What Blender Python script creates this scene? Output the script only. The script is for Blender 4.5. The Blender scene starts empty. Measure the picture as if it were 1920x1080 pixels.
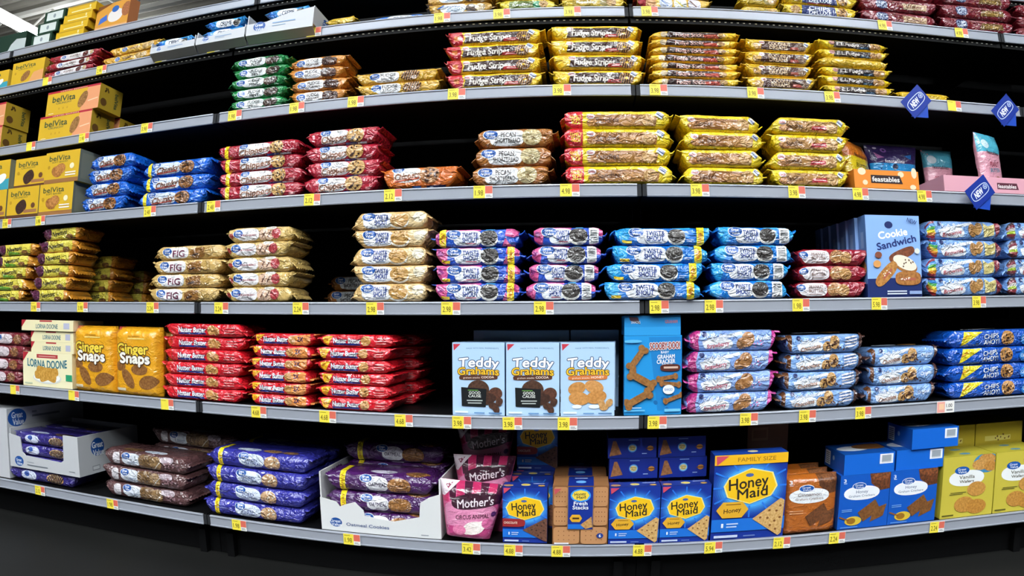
import bpy, bmesh, math, random
from mathutils import Vector, Matrix, noise

scene = bpy.context.scene
COL = scene.collection
R = math.radians
random.seed(7)

# ------------------------------------------------------------------ camera, world, exposure
cam_data = bpy.data.cameras.new('camera')
cam = bpy.data.objects.new('camera', cam_data)
COL.objects.link(cam)
cam_data.type = 'PANO'                                   # the wide action-camera lens of the photograph
cam_data.panorama_type = 'FISHEYE_LENS_POLYNOMIAL'
cam_data.sensor_width = 36.0
cam_data.sensor_fit = 'HORIZONTAL'
cam_data.fisheye_fov = R(170)
cam_data.fisheye_polynomial_k0 = 0.0
cam_data.fisheye_polynomial_k1 = -0.04085668211787398
cam_data.fisheye_polynomial_k2 = 0.00010148068965474168
cam_data.fisheye_polynomial_k3 = -2.7411165663426142e-05
cam_data.fisheye_polynomial_k4 = 1.0430742852754373e-06
cam.location = (-0.1388, -1.6853, 0.7042)
cam.rotation_euler = (R(90) + 0.05107, 0.0029, 0.1087)
cam_data.clip_end = 60
scene.camera = cam

world = bpy.data.worlds.new('store_air')
scene.world = world
world.use_nodes = True
bg = world.node_tree.nodes['Background']
bg.inputs[0].default_value = (0.80, 0.88, 1.0, 1)
bg.inputs[1].default_value = 0.045

scene.view_settings.view_transform = 'Standard'
scene.view_settings.look = 'None'
scene.view_settings.gamma = 1.0
scene.view_settings.use_curve_mapping = False
scene.view_settings.exposure = 0.0
LAMP_STRENGTH = 124.0                                     # the fluorescent strips of the aisle

# ------------------------------------------------------------------ materials
def lin(h):
    c = [int(h[i:i + 2], 16) / 255 for i in (0, 2, 4)]
    return tuple((x / 12.92 if x <= .04045 else ((x + .055) / 1.055) ** 2.4) for x in c) + (1,)

MATS = {}
def new_mat(name):
    m = bpy.data.materials.new(name)
    m.use_nodes = True
    return m, m.node_tree.nodes, m.node_tree.links, m.node_tree.nodes['Principled BSDF']

def coords(n, l):
    """object coordinates moved by the place of the thing, so that copies crease differently"""
    tc = n.new('ShaderNodeTexCoord'); oi = n.new('ShaderNodeObjectInfo')
    ad = n.new('ShaderNodeVectorMath'); ad.operation = 'MULTIPLY_ADD'
    ad.inputs[1].default_value = (3.7, 3.7, 3.7)
    l.new(oi.outputs['Location'], ad.inputs[0]); l.new(tc.outputs['Object'], ad.inputs[2])
    return ad.outputs[0]

def mat(color, fin='film', c2=None):
    key = (color, fin, c2)
    if key in MATS:
        return MATS[key]
    m, n, l, p = new_mat('%s_%s' % (fin, color))
    p.inputs['Base Color'].default_value = lin(color)
    if fin in ('film', 'cookie', 'bag'):
        p.inputs['Roughness'].default_value = .33
        p.inputs['Coat Weight'].default_value = 1.0
        p.inputs['Coat IOR'].default_value = 1.65
        p.inputs['Coat Roughness'].default_value = .16
        v = coords(n, l)
        mp = n.new('ShaderNodeMapping'); mp.inputs['Rotation'].default_value = (.2, .5, .3)
        mp.inputs['Scale'].default_value = (1.0, .7, 1.5)
        l.new(v, mp.inputs[0])
        nz = n.new('ShaderNodeTexNoise'); nz.inputs['Scale'].default_value = 30
        nz.inputs['Detail'].default_value = 2.5; nz.inputs['Distortion'].default_value = 1.6
        l.new(mp.outputs[0], nz.inputs['Vector'])
        wv = n.new('ShaderNodeVectorMath'); wv.operation = 'MULTIPLY_ADD'; wv.inputs[1].default_value = (.05, .05, .05)
        l.new(nz.outputs['Color'], wv.inputs[0]); l.new(mp.outputs[0], wv.inputs[2])
        vo = n.new('ShaderNodeTexVoronoi'); vo.feature = 'DISTANCE_TO_EDGE'; vo.inputs['Scale'].default_value = 21
        l.new(wv.outputs[0], vo.inputs['Vector'])
        rg = n.new('ShaderNodeMapRange'); rg.interpolation_type = 'SMOOTHSTEP'         # sharp folds of the film
        rg.inputs[1].default_value = 0; rg.inputs[2].default_value = .16; rg.inputs[3].default_value = .55; rg.inputs[4].default_value = 0
        l.new(vo.outputs['Distance'], rg.inputs[0])
        mixv = n.new('ShaderNodeMath'); mixv.operation = 'MULTIPLY_ADD'
        l.new(rg.outputs[0], mixv.inputs[0]); l.new(nz.outputs['Fac'], mixv.inputs[1]); l.new(nz.outputs['Fac'], mixv.inputs[2])
        b = n.new('ShaderNodeBump'); b.inputs['Strength'].default_value = .35 if fin == 'bag' else .9; b.inputs['Distance'].default_value = .0085
        l.new(mixv.outputs[0], b.inputs['Height']); l.new(b.outputs[0], p.inputs['Normal'])
        l.new(b.outputs[0], p.inputs['Coat Normal'])
        if fin == 'cookie':
            n2 = n.new('ShaderNodeTexNoise'); n2.inputs['Scale'].default_value = 190; n2.inputs['Detail'].default_value = 3
            l.new(v, n2.inputs['Vector'])
            cr = n.new('ShaderNodeValToRGB'); cr.color_ramp.elements[0].position = .38; cr.color_ramp.elements[1].position = .62
            cr.color_ramp.elements[0].color = lin(c2 or color); cr.color_ramp.elements[1].color = lin(color)
            l.new(n2.outputs['Fac'], cr.inputs[0]); l.new(cr.outputs[0], p.inputs['Base Color'])
    elif fin == 'card':
        p.inputs['Roughness'].default_value = .42
        p.inputs['Specular IOR Level'].default_value = .45
    elif fin == 'crumb':                                  # a printed cookie on a carton
        p.inputs['Roughness'].default_value = .42
        v = coords(n, l)
        n2 = n.new('ShaderNodeTexNoise'); n2.inputs['Scale'].default_value = 170; n2.inputs['Detail'].default_value = 3
        l.new(v, n2.inputs['Vector'])
        cr = n.new('ShaderNodeValToRGB'); cr.color_ramp.elements[0].position = .36; cr.color_ramp.elements[1].position = .64
        cr.color_ramp.elements[0].color = lin(c2 or color); cr.color_ramp.elements[1].color = lin(color)
        l.new(n2.outputs['Fac'], cr.inputs[0]); l.new(cr.outputs[0], p.inputs['Base Color'])
    elif fin == 'steel':                                  # powder-coated shelf steel
        p.inputs['Roughness'].default_value = .6; p.inputs['Specular IOR Level'].default_value = .18
        v = n.new('ShaderNodeTexCoord').outputs['Object']
        nz = n.new('ShaderNodeTexNoise'); nz.inputs['Scale'].default_value = 300
        l.new(v, nz.inputs['Vector'])
        b = n.new('ShaderNodeBump'); b.inputs['Strength'].default_value = .15; b.inputs['Distance'].default_value = .001
        l.new(nz.outputs['Fac'], b.inputs['Height']); l.new(b.outputs[0], p.inputs['Normal'])
    elif fin == 'rail':
        p.inputs['Roughness'].default_value = .34
        p.inputs['Metallic'].default_value = .15
        v = n.new('ShaderNodeTexCoord').outputs['Object']
        mp = n.new('ShaderNodeMapping'); mp.inputs['Scale'].default_value = (3, 40, 60); l.new(v, mp.inputs[0])
        nz = n.new('ShaderNodeTexNoise'); nz.inputs['Scale'].default_value = 4; nz.inputs['Detail'].default_value = 4
        l.new(mp.outputs[0], nz.inputs['Vector'])
        mr = n.new('ShaderNodeMapRange'); mr.inputs[3].default_value = .26; mr.inputs[4].default_value = .48
        l.new(nz.outputs['Fac'], mr.inputs[0]); l.new(mr.outputs[0], p.inputs['Roughness'])
    MATS[key] = m
    return m

def lamp_mat(strength):
    m, n, l, p = new_mat('lit_diffuser')
    p.inputs['Base Color'].default_value = (.9, .9, .9, 1)
    p.inputs['Emission Color'].default_value = (.90, .96, 1.0, 1)
    p.inputs['Emission Strength'].default_value = strength
    return m

# ------------------------------------------------------------------ helpers
def mesh_obj(name, bm, mats, parent=None, smooth=False):
    me = bpy.data.meshes.new(name)
    bm.to_mesh(me); bm.free()
    for m in (mats if isinstance(mats, (list, tuple)) else [mats]):
        me.materials.append(m)
    if smooth:
        me.polygons.foreach_set('use_smooth', [True] * len(me.polygons))
    o = bpy.data.objects.new(name, me)
    COL.objects.link(o)
    if parent is not None:
        o.parent = parent
    return o

def empty(name, loc=(0, 0, 0), rot=(0, 0, 0)):
    o = bpy.data.objects.new(name, None)
    o.empty_display_size = .03
    COL.objects.link(o)
    o.location = loc; o.rotation_euler = rot
    return o

LABELS = []
def tag(o, label, cat, group=None):
    o['label'] = label; o['category'] = cat
    if group: o['group'] = group
    LABELS.append(label)
    return o

def structure(o):
    o['kind'] = 'structure'
    return o

def add_box(bm, x0, x1, y0, y1, z0, z1, bevel=0, mi=0):
    r = bmesh.ops.create_cube(bm, size=1)
    vs = r['verts']
    for v in vs:
        v.co = Vector((x0 + (v.co.x + .5) * (x1 - x0), y0 + (v.co.y + .5) * (y1 - y0), z0 + (v.co.z + .5) * (z1 - z0)))
    fs = {f for v in vs for f in v.link_faces}
    for f in fs: f.material_index = mi
    if bevel:
        es = list({e for v in vs for e in v.link_edges})
        bmesh.ops.bevel(bm, geom=es, offset=bevel, segments=2, affect='EDGES', profile=.6)
    return vs

def box_obj(name, m, parent, *d, bevel=0):
    bm = bmesh.new(); add_box(bm, *d, bevel=bevel)
    return mesh_obj(name, bm, m, parent)

def prism(bm, pts, y0, y1, mi=0):
    """outline in x,z given a real thickness from y0 to y1"""
    a = [bm.verts.new((x, y0, z)) for x, z in pts]; b = [bm.verts.new((x, y1, z)) for x, z in pts]
    fs = [bm.faces.new(a), bm.faces.new(b[::-1])]
    k = len(pts)
    for i in range(k):
        fs.append(bm.faces.new((a[i], b[i], b[(i + 1) % k], a[(i + 1) % k])))
    for f in fs: f.material_index = mi
    bmesh.ops.recalc_face_normals(bm, faces=fs)
    return fs

USED = set()
def place(proto, loc, rot, label, cat, group=None):
    """the first call moves the thing itself, later calls copy it with its parts and their sub-parts"""
    if proto.name not in USED:
        USED.add(proto.name); r = proto
    else:
        r = proto.copy(); COL.objects.link(r)
        for ch in list(proto.children):
            c = ch.copy(); COL.objects.link(c); c.parent = r
            for g in ch.children:
                d = g.copy(); COL.objects.link(d); d.parent = c
    r.location = loc; r.rotation_euler = rot
    tag(r, label, cat, group)
    return r

# ------------------------------------------------------------------ printed artwork
TXT = {}
def text_mesh(s, offset, shear):
    key = (s, offset, shear)
    if key not in TXT:
        cu = bpy.data.curves.new('lettering', 'FONT')
        cu.body = s; cu.size = 1; cu.offset = offset; cu.shear = shear; cu.resolution_u = 3
        cu.align_x = 'CENTER'; cu.space_line = .85
        ob = bpy.data.objects.new('lettering', cu)
        COL.objects.link(ob)
        dg = bpy.context.evaluated_depsgraph_get()
        me = bpy.data.meshes.new_from_object(ob.evaluated_get(dg))
        vs = [(v.co.x, v.co.y) for v in me.vertices]; fs = [tuple(p.vertices) for p in me.polygons]
        bpy.data.objects.remove(ob); bpy.data.curves.remove(cu); bpy.data.meshes.remove(me)
        TXT[key] = (vs, fs)
    return TXT[key]

STEP = .00011
class Art:
    """flat artwork: x is a fraction of the width, y a fraction of the height, sizes are in heights"""
    def __init__(s, w, h, fin='film'):
        s.w, s.h, s.a, s.fin = w, h, w / h, fin
        s.bm = bmesh.new(); s.mats = []; s.z = 0
    def mi(s, color, fin=None, c2=None):
        m = mat(color, fin or s.fin, c2)
        if m not in s.mats: s.mats.append(m)
        return s.mats.index(m)
    def up(s): s.z += STEP
    def raw(s, vs, fs, mi):
        vv = [s.bm.verts.new((x, y, s.z)) for x, y in vs]
        for f in fs:
            try: s.bm.faces.new([vv[i] for i in f]).material_index = mi
            except ValueError: pass
        s.up()
    def poly(s, pts, color, fin=None, c2=None):
        """pts: x as a fraction of the width, y as a fraction of the height"""
        s.raw([(x * s.a, y) for x, y in pts], [range(len(pts))], s.mi(color, fin, c2))
    def rect(s, x0, x1, y0, y1, color): s.poly([(x0, y0), (x1, y0), (x1, y1), (x0, y1)], color)
    def oval(s, x, y, rx, ry, color, n=24, e=2.0, rot=0, fin=None, c2=None):
        pts = []
        for i in range(n):
            t = 2 * math.pi * i / n; c, q = math.cos(t), math.sin(t)
            px = rx * math.copysign(abs(c) ** (2 / e), c); py = ry * math.copysign(abs(q) ** (2 / e), q)
            pts.append((x * s.a + px * math.cos(rot) - py * math.sin(rot), y + px * math.sin(rot) + py * math.cos(rot)))
        s.raw(pts, [range(n)], s.mi(color, fin, c2))
    def blob(s, x0, x1, y0, y1, color, e=3.0):
        s.oval((x0 + x1) / 2, (y0 + y1) / 2, (x1 - x0) / 2 * s.a, (y1 - y0) / 2, color, 32, e)
    def cookie(s, x, y, rx, ry, c, c2, rot=0, e=2.0, n=26):
        s.oval(x, y, rx, ry, c, n, e, rot, 'cookie' if s.fin == 'film' else 'crumb', c2)
    def bits(s, x, y, rx, ry, k, size, color, seed=1):
        rd = random.Random(seed)
        for _ in range(k):
            t, q = rd.uniform(0, 6.283), math.sqrt(rd.random()) * .8
            s.oval(x + q * rx * math.cos(t) / s.a, y + q * ry * math.sin(t), size * rd.uniform(.6, 1.2), size * rd.uniform(.5, .9), color, 8, rot=rd.uniform(0, 3))
    def text(s, t, x, y, size, color, bold=.012, wf=None, shear=0, rot=0, out=None, curve=0):
        """centre of the line at x,y; size is the letter height; wf stretches the line to a fraction of the width"""
        vs0, fs = text_mesh(t, 0, shear)
        if not vs0: return
        xs = [v[0] for v in vs0]; wid = max(xs) - min(xs) or 1; mid = (max(xs) + min(xs)) / 2
        caps = .69; k = size / caps
        kx = k if wf is None else wf * s.a / wid
        nl = t.count('\n')
        c, q = math.cos(rot), math.sin(rot); z0 = s.z
        for col, off, ring in (([(out[0], out[1] * .95, 8)] if out else []) + [(color, bold * .8, 4 if bold > .008 else 0)]):
            for i in range(max(ring, 1)):
                ox, oy = (off * math.cos(6.2832 * i / ring), off * math.sin(6.2832 * i / ring)) if ring else (0, 0)
                pp = []
                for vx, vy in vs0:
                    ax = (vx - mid) * kx + ox * k; ay = (vy - caps / 2 + nl * .425 + oy) * k - curve * ax * ax
                    pp.append((x * s.a + ax * c - ay * q, y + ax * q + ay * c))
                keep = s.z; s.raw(pp, fs, s.mi(col)); s.z = keep + .00002
            s.up()
    def line(s, x0, y0, x1, y1, th, color):
        ax, bx = x0 * s.a, x1 * s.a; d = math.hypot(bx - ax, y1 - y0) or 1
        nx, ny = -(y1 - y0) / d * th / 2, (bx - ax) / d * th / 2
        s.raw([(ax - nx, y0 - ny), (bx - nx, y1 - ny), (bx + nx, y1 + ny), (ax + nx, y0 + ny)], [range(4)], s.mi(color))
    def finish(s, name, parent, fmap, cuts=None, lift=.0005, smooth=True, clip=False):
        if not s.bm.faces:
            s.bm.free(); return None
        bmesh.ops.triangulate(s.bm, faces=s.bm.faces[:])
        if clip:
            for co, no in (((0, 0, 0), (-1, 0, 0)), ((s.a, 0, 0), (1, 0, 0)), ((0, 0, 0), (0, -1, 0)), ((0, 1, 0), (0, 1, 0))):
                bmesh.ops.bisect_plane(s.bm, geom=s.bm.verts[:] + s.bm.edges[:] + s.bm.faces[:], plane_co=co, plane_no=no, dist=1e-6, clear_outer=True)
        if cuts:
            us, ys = cuts
            for u in us:
                bmesh.ops.bisect_plane(s.bm, geom=s.bm.verts[:] + s.bm.edges[:] + s.bm.faces[:], plane_co=(u * s.a, 0, 0), plane_no=(1, 0, 0), dist=1e-6)
            for y in ys:
                bmesh.ops.bisect_plane(s.bm, geom=s.bm.verts[:] + s.bm.edges[:] + s.bm.faces[:], plane_co=(0, y, 0), plane_no=(0, 1, 0), dist=1e-6)
        for v in s.bm.verts:
            v.co = fmap(v.co.x / s.a, v.co.y, lift + v.co.z)
        return mesh_obj(name, s.bm, s.mats, parent, smooth)

# ------------------------------------------------------------------ package bodies
def ring_table(h, d, n=9.0, k=20):
    """rounded rectangle with a slightly bulging front; n sets how sharp its edges are"""
    r = min(h * .47, .0052 if n > 6 else h * (.26 if n > 4 else .40))
    by, bz = d / 2 - r, h / 2 - r
    pts = [(d / 2, 0.0)]
    for cy, cz, a0 in ((by, -bz, 0), (-by, -bz, 90), (-by, bz, 180), (by, bz, 270)):
        for i in range(k + 1):
            t = R(a0 + 90 * i / k)
            pts.append((cy + r * math.cos(t), cz - r * math.sin(t)))
    pts.append((d / 2, 0.0))
    out = []
    for (y0, z0), (y1, z1) in zip(pts, pts[1:]):
        m = max(1, int(math.hypot(y1 - y0, z1 - z0) / .002))
        out += [(y0 + (y1 - y0) * i / m, z0 + (z1 - z0) * i / m) for i in range(m)]
    out.append(pts[-1])
    out = [(y - (.0016 * (1 - (2 * z / h) ** 2) if y < 0 else 0), z) for y, z in out]
    L = [0]
    for p, q in zip(out, out[1:]): L.append(L[-1] + math.hypot(q[0] - p[0], q[1] - p[1]))
    # start of the length count so that its middle falls on the middle of the front
    return out, L

def packet(name, w, h, d, color, art=None, seed=1, endcol=None, fin=.011, rough=1.0, n=9.0, taper=.020, lfin=None):
    """a flow-wrapped packet: origin at the middle of its lower front edge"""
    rd = random.Random(seed)
    root = empty(name)
    pts, L = ring_table(h, d, n)
    P = L[-1]; mid = P / 2
    NU = 26
    bw = w - 2 * fin
    us = sorted(set([round(x, 5) for x in [0, .012, .03, .055, .085, .12, .16, 1, .988, .97, .945, .915, .88, .84] + [.16 + .68 * i / 24 for i in range(25)]]))
    c = h / 2; q = .0055 if n > 6 else h * .3
    ts = [-P / 2, -P / 2 + h / 2, -P / 2 + h / 2 + q]; front = [-c - d * .75, -c - d * .5, -c - d * .3, -c - d * .15, -c - .008, -c - .003, -c, -c + q * .5, -c + q] + [-c + q + (h - 2 * q) * i / 12 for i in range(1, 12)]
    ts = sorted(t for t in ts + front if t < -1e-6)
    ts = [t for i, t in enumerate(ts) if not i or t > ts[i - 1] + .0008]
    ts = ts + [0.0] + [-t for t in reversed(ts)]; NV = len(ts) - 1
    def ring(t):
        s = min(max(t + mid, 0), P); lo, hi = 0, len(L) - 1
        while hi - lo > 1:
            m = (lo + hi) // 2
            if L[m] <= s: lo = m
            else: hi = m
        f = (s - L[lo]) / max(L[hi] - L[lo], 1e-9)
        return pts[lo][0] * (1 - f) + pts[hi][0] * f, pts[lo][1] * (1 - f) + pts[hi][1] * f
    base = [ring(t) for t in ts]
    nrm = []
    for j in range(NV + 1):
        a, b = base[j - 1 if j else NV - 1], base[j + 1 if j < NV else 1]
        ty, tz = b[0] - a[0], b[1] - a[1]; q = math.hypot(ty, tz) or 1
        nrm.append((-tz / q, ty / q))
    so = seed * 13.7
    zf = {q: h * rd.choice((.5, .68, .8, .86, .9, .3)) for q in (-1, 1)}
    ln = {q: rd.uniform(.8, 1.35) for q in (-1, 1)}
    G = []
    for u in us:
        x = (u - .5) * bw; du = min(u, 1 - u) * bw
        q = -1 if u < .5 else 1; k = min(1, du / (taper * ln[q])); k = 1 - (1 - k) ** 1.7
        row = []
        for j in range(NV + 1):
            y, z = base[j]; jj = j % NV
            t = ts[jj]
            a = (.0019 + .0075 * (1 - k)) * rough
            nz = noise.noise((x * 26, t * 22, so)) * 1.3 + (.5 - abs(noise.noise((x * 45 + t * 30, t * 50 - x * 20, so + 5)))) * .9 * (1.4 - k)
            ez = max(0, 1 - du / (.24 * bw)) ** 1.5
            nz += ez * 2.2 * (.35 - abs(noise.noise((x * 38 + t * 46, t * 60 - x * 44, so + 9)))) * (.0019 / a) * (.45 + .55 * k)
            hh = .42 + .58 * k; dd = .93 + .07 * k
            pz = zf[q] + (h / 2 + z - zf[q]) * hh + nrm[jj][1] * nz * a * .5
            pz = min(max(pz, .0004), h - .0002)
            row.append(Vector((x, d / 2 + y * dd + nrm[jj][0] * nz * a, pz)))
        G.append(row)
    bm = bmesh.new()
    V = [[bm.verts.new(G[i][j]) for j in range(NV)] for i in range(len(us))]
    for i in range(len(us) - 1):
        for j in range(NV):
            bm.faces.new((V[i][j], V[i + 1][j], V[i + 1][(j + 1) % NV], V[i][(j + 1) % NV]))
    bm.faces.new(V[0]); bm.faces.new(V[-1][::-1])
    bmesh.ops.recalc_face_normals(bm, faces=bm.faces[:])
    mesh_obj('wrapper', bm, mat(color), root, True)
    for sgn, ec in ((-1, lfin or endcol or color), (1, endcol or color)):
        bm = bmesh.new(); rows = []
        M = 16; bend = rd.uniform(-.8, .8); L_ = fin * rd.uniform(1.0, 1.5)
        for a in range(4):
            f = a / 3; r2 = []
            for b in range(M + 1):
                g = b / M
                zz = zf[sgn] + bend * L_ * f * f + .0016 * (1 if b % 2 else -1) * min(1, f * 2) + .003 * noise.noise((g * 4, f * 2, so + sgn)) * f
                r2.append((sgn * (bw / 2 - .001 + L_ * f), d * (.05 + .90 * g), min(max(zz, .003), h - .002)))
            rows.append(r2)
        th = [.0018, .0014, .0009, .0007]
        top = [[bm.verts.new((x, y, z + th[a])) for x, y, z in rows[a]] for a in range(4)]
        bot = [[bm.verts.new((x, y, z - th[a])) for x, y, z in rows[a]] for a in range(4)]
        for a in range(3):
            for b in range(M):
                bm.faces.new((top[a][b], top[a + 1][b], top[a + 1][b + 1], top[a][b + 1]))
                bm.faces.new((bot[a][b], bot[a][b + 1], bot[a + 1][b + 1], bot[a + 1][b]))
            for b in (0, M):
                bm.faces.new((top[a][b], bot[a][b], bot[a + 1][b], top[a + 1][b]))
        for b in range(M):
            bm.faces.new((top[3][b], bot[3][b], bot[3][b + 1], top[3][b + 1]))
        bmesh.ops.recalc_face_normals(bm, faces=bm.faces[:])
        mesh_obj('end_seal', bm, mat(ec), root, True)
    if art:
        def fmap(fx, fy, lift):
            u = min(max(fx, 0), 1); t = min(max((fy - .5) * h, ts[0]), ts[-1])
            i = 0
            while i < len(us) - 2 and us[i + 1] < u: i += 1
            j = 0
            while j < NV - 1 and ts[j + 1] < t: j += 1
            fu = (u - us[i]) / (us[i + 1] - us[i]); fv = (t - ts[j]) / (ts[j + 1] - ts[j])
            p = (G[i][j] * (1 - fu) + G[i + 1][j] * fu) * (1 - fv) + (G[i][j + 1] * (1 - fu) + G[i + 1][j + 1] * fu) * fv
            ny = nrm[j][0] * (1 - fv) + nrm[j + 1][0] * fv; nz = nrm[j][1] * (1 - fv) + nrm[j + 1][1] * fv
            return Vector((p.x, p.y + ny * lift, p.z + nz * lift))
        cuts = (us[1:-1], [t / h + .5 for t in ts])
        def part(pname, A): A.finish(pname, root, fmap, cuts, .0006)
        art(part, bw, h)
    return root

def carton(name, w, h, d, color, front=None, top=None, side=None, bevel=.0014, lean=0):
    """a folded card box: origin at the middle of its lower front edge"""
    root = empty(name)
    bm = bmesh.new(); add_box(bm, -w / 2, w / 2, 0, d, 0, h, bevel=bevel)
    mesh_obj('carton_body', bm, mat(color, 'card'), root)
    def run(nm, fn, fw, fh, fmap):
        A = Art(fw, fh, 'card'); fn(A); A.finish(nm, root, fmap, None, .0003, False, True)
    if front: run('printed_front', front, w, h, lambda x, y, l: Vector(((x - .5) * w, -l, y * h)))
    if top: run('printed_top', top, w, d, lambda x, y, l: Vector(((x - .5) * w, y * d, h + l)))
    if side:                                              # (side, function): -1 left face, 1 right face, read from outside
        for sg, fn in side:
            run('printed_side', fn, d, h, lambda x, y, l, sg=sg: Vector((sg * (w / 2 + l), (x if sg > 0 else 1 - x) * d, y * h)))
    return root

def pouch(name, w, h, d, color, front=None, seed=1, wt=1.0, wb=1.0, seal=.1, boxy=4.0, sealcol=None):
    """a filled bag standing on its base: origin at the middle of its lower front edge"""
    root = empty(name)
    NU, NV = 22, 26
    us = [i / NU for i in range(NU + 1)]; vs = [j / NV for j in range(NV + 1)]
    so = seed * 9.1
    def half(u, v):
        a = max(0, 1 - abs(2 * u - 1) ** boxy) ** .5
        if v < .12: b = math.sqrt(max(0, 1 - (1 - v / .12) ** 2)) * .35 + .65
        else: b = 1
        tp = (1 - v) / max(seal * 3.2, .05); b *= min(1, max(.03, tp)) ** .7
        return max(.0008, d / 2 * a * b)
    def sheet(u, v, s):
        ww = w * (wb + (wt - wb) * v)
        x = (u - .5) * ww
        nz = noise.noise((x * 24, v * h * 24, so)) * .0022 + (.5 - abs(noise.noise((x * 40 + v * 5, v * h * 38, so + 3)))) * .0030
        y = d / 2 + s * half(u, v) + s * nz * (1 if 0 < u < 1 else 0) * .8
        return Vector((x, y, v * h))
    F = [[sheet(u, v, -1) for v in vs] for u in us]; B = [[sheet(u, v, 1) for v in vs] for u in us]
    bm = bmesh.new()
    vf = [[bm.verts.new(F[i][j]) for j in range(NV + 1)] for i in range(NU + 1)]
    vb = [[vf[i][j] if i in (0, NU) else bm.verts.new(B[i][j]) for j in range(NV + 1)] for i in range(NU + 1)]
    for i in range(NU):
        for j in range(NV):
            bm.faces.new((vf[i][j], vf[i + 1][j], vf[i + 1][j + 1], vf[i][j + 1]))
            bm.faces.new((vb[i][j], vb[i][j + 1], vb[i + 1][j + 1], vb[i + 1][j]))
    for j in (0, NV):
        for i in range(NU):
            q = [vf[i][j], vf[i + 1][j], vb[i + 1][j], vb[i][j]]
            q = list(dict.fromkeys(q))
            if len(q) > 2: bm.faces.new(q)
    bmesh.ops.recalc_face_normals(bm, faces=bm.faces[:])
    mesh_obj('bag_body', bm, mat(color, 'bag'), root, True)
    if sealcol:
        bm = bmesh.new(); add_box(bm, -w * wt * .49, w * wt * .49, d / 2 - .0016, d / 2 + .0016, h * .965, h * 1.03)
        mesh_obj('top_seal', bm, mat(sealcol), root)
    if front:
        def fmap(fx, fy, lift):
            u = min(max(fx, 0), 1) * NU; v = min(max(fy, 0), 1) * NV
            i = min(int(u), NU - 1); j = min(int(v), NV - 1); fu, fv = u - i, v - j
            p = (F[i][j] * (1 - fu) + F[i + 1][j] * fu) * (1 - fv) + (F[i][j + 1] * (1 - fu) + F[i + 1][j + 1] * fu) * fv
            return Vector((p.x, p.y - lift * 1.3, p.z))
        A = Art(w, h, 'bag'); front(A)
        A.finish('printed_front', root, fmap, (us[1:-1], vs[1:-1]), .0006, True, True)
    return root

# ------------------------------------------------------------------ the store: floor, ceiling, lamps
def build_floor():
    bm = bmesh.new(); add_box(bm, -14, 10, -9, 9, -.06, 0)
    m, n, l, p = new_mat('polished_concrete')
    tc = n.new('ShaderNodeTexCoord'); nz = n.new('ShaderNodeTexNoise'); nz.inputs['Scale'].default_value = 1.6; nz.inputs['Detail'].default_value = 8
    l.new(tc.outputs['Object'], nz.inputs['Vector'])
    cr = n.new('ShaderNodeValToRGB'); cr.color_ramp.elements[0].position = .3; cr.color_ramp.elements[1].position = .75
    cr.color_ramp.elements[0].color = (.007, .007, .0066, 1); cr.color_ramp.elements[1].color = (.013, .013, .012, 1)
    l.new(nz.outputs['Fac'], cr.inputs[0]); l.new(cr.outputs[0], p.inputs['Base Color'])
    p.inputs['Roughness'].default_value = .55; p.inputs['Specular IOR Level'].default_value = .25
    structure(mesh_obj('floor', bm, m))

def build_ceiling():
    bm = bmesh.new(); a = []; k = 0
    y = -9.0
    prof = ((0, 0), (.05, .0), (.08, .07), (.16, .07), (.19, 0))
    while y < 12:
        for dy, dz in prof[:-1]: a.append((y + dy, 5.2 + dz))
        y += .19
    lo = [(bm.verts.new((-16, yy, z)), bm.verts.new((10, yy, z))) for yy, z in a]
    hi = [(bm.verts.new((-16, yy, z + .03)), bm.verts.new((10, yy, z + .03))) for yy, z in a]
    for i in range(len(a) - 1):
        bm.faces.new((lo[i][0], lo[i + 1][0], lo[i + 1][1], lo[i][1])); bm.faces.new((hi[i][0], hi[i][1], hi[i + 1][1], hi[i + 1][0]))
    structure(mesh_obj('ceiling', bm, mat('77736a', 'steel')))
    for i, yy in enumerate((2.6, 5.0, 7.4)):
        t = empty('roof_truss', (-6, yy, 4.75))
        for nm, z in (('top_chord', .38), ('bottom_chord', 0)):
            box_obj(nm, mat('b9b6ae', 'steel'), t, -9, 9, -.04, .04, z - .03, z + .03)
        bm = bmesh.new()
        for q in range(36):
            x = -9 + q * .5; up = q % 2
            a0 = Vector((x, 0, .36 if up else .02)); b0 = Vector((x + .5, 0, .02 if up else .36)); dv = (b0 - a0)
            r = bmesh.ops.create_cone(bm, cap_ends=True, segments=8, radius1=.016, radius2=.016, depth=dv.length)
            M = Matrix.Translation((a0 + b0) / 2) @ dv.to_track_quat('Z', 'Y').to_matrix().to_4x4()
            bmesh.ops.transform(bm, matrix=M, verts=r['verts'])
        mesh_obj('web_bars', bm, mat('b9b6ae', 'steel'), t)
        tag(t, ('pale steel roof truss running above the shelving, nearest of three',
                'pale steel roof truss, middle one of the three under the ceiling',
                'pale steel roof truss farthest beyond the shelving')[i], 'roof truss', 'roof trusses')

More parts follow.
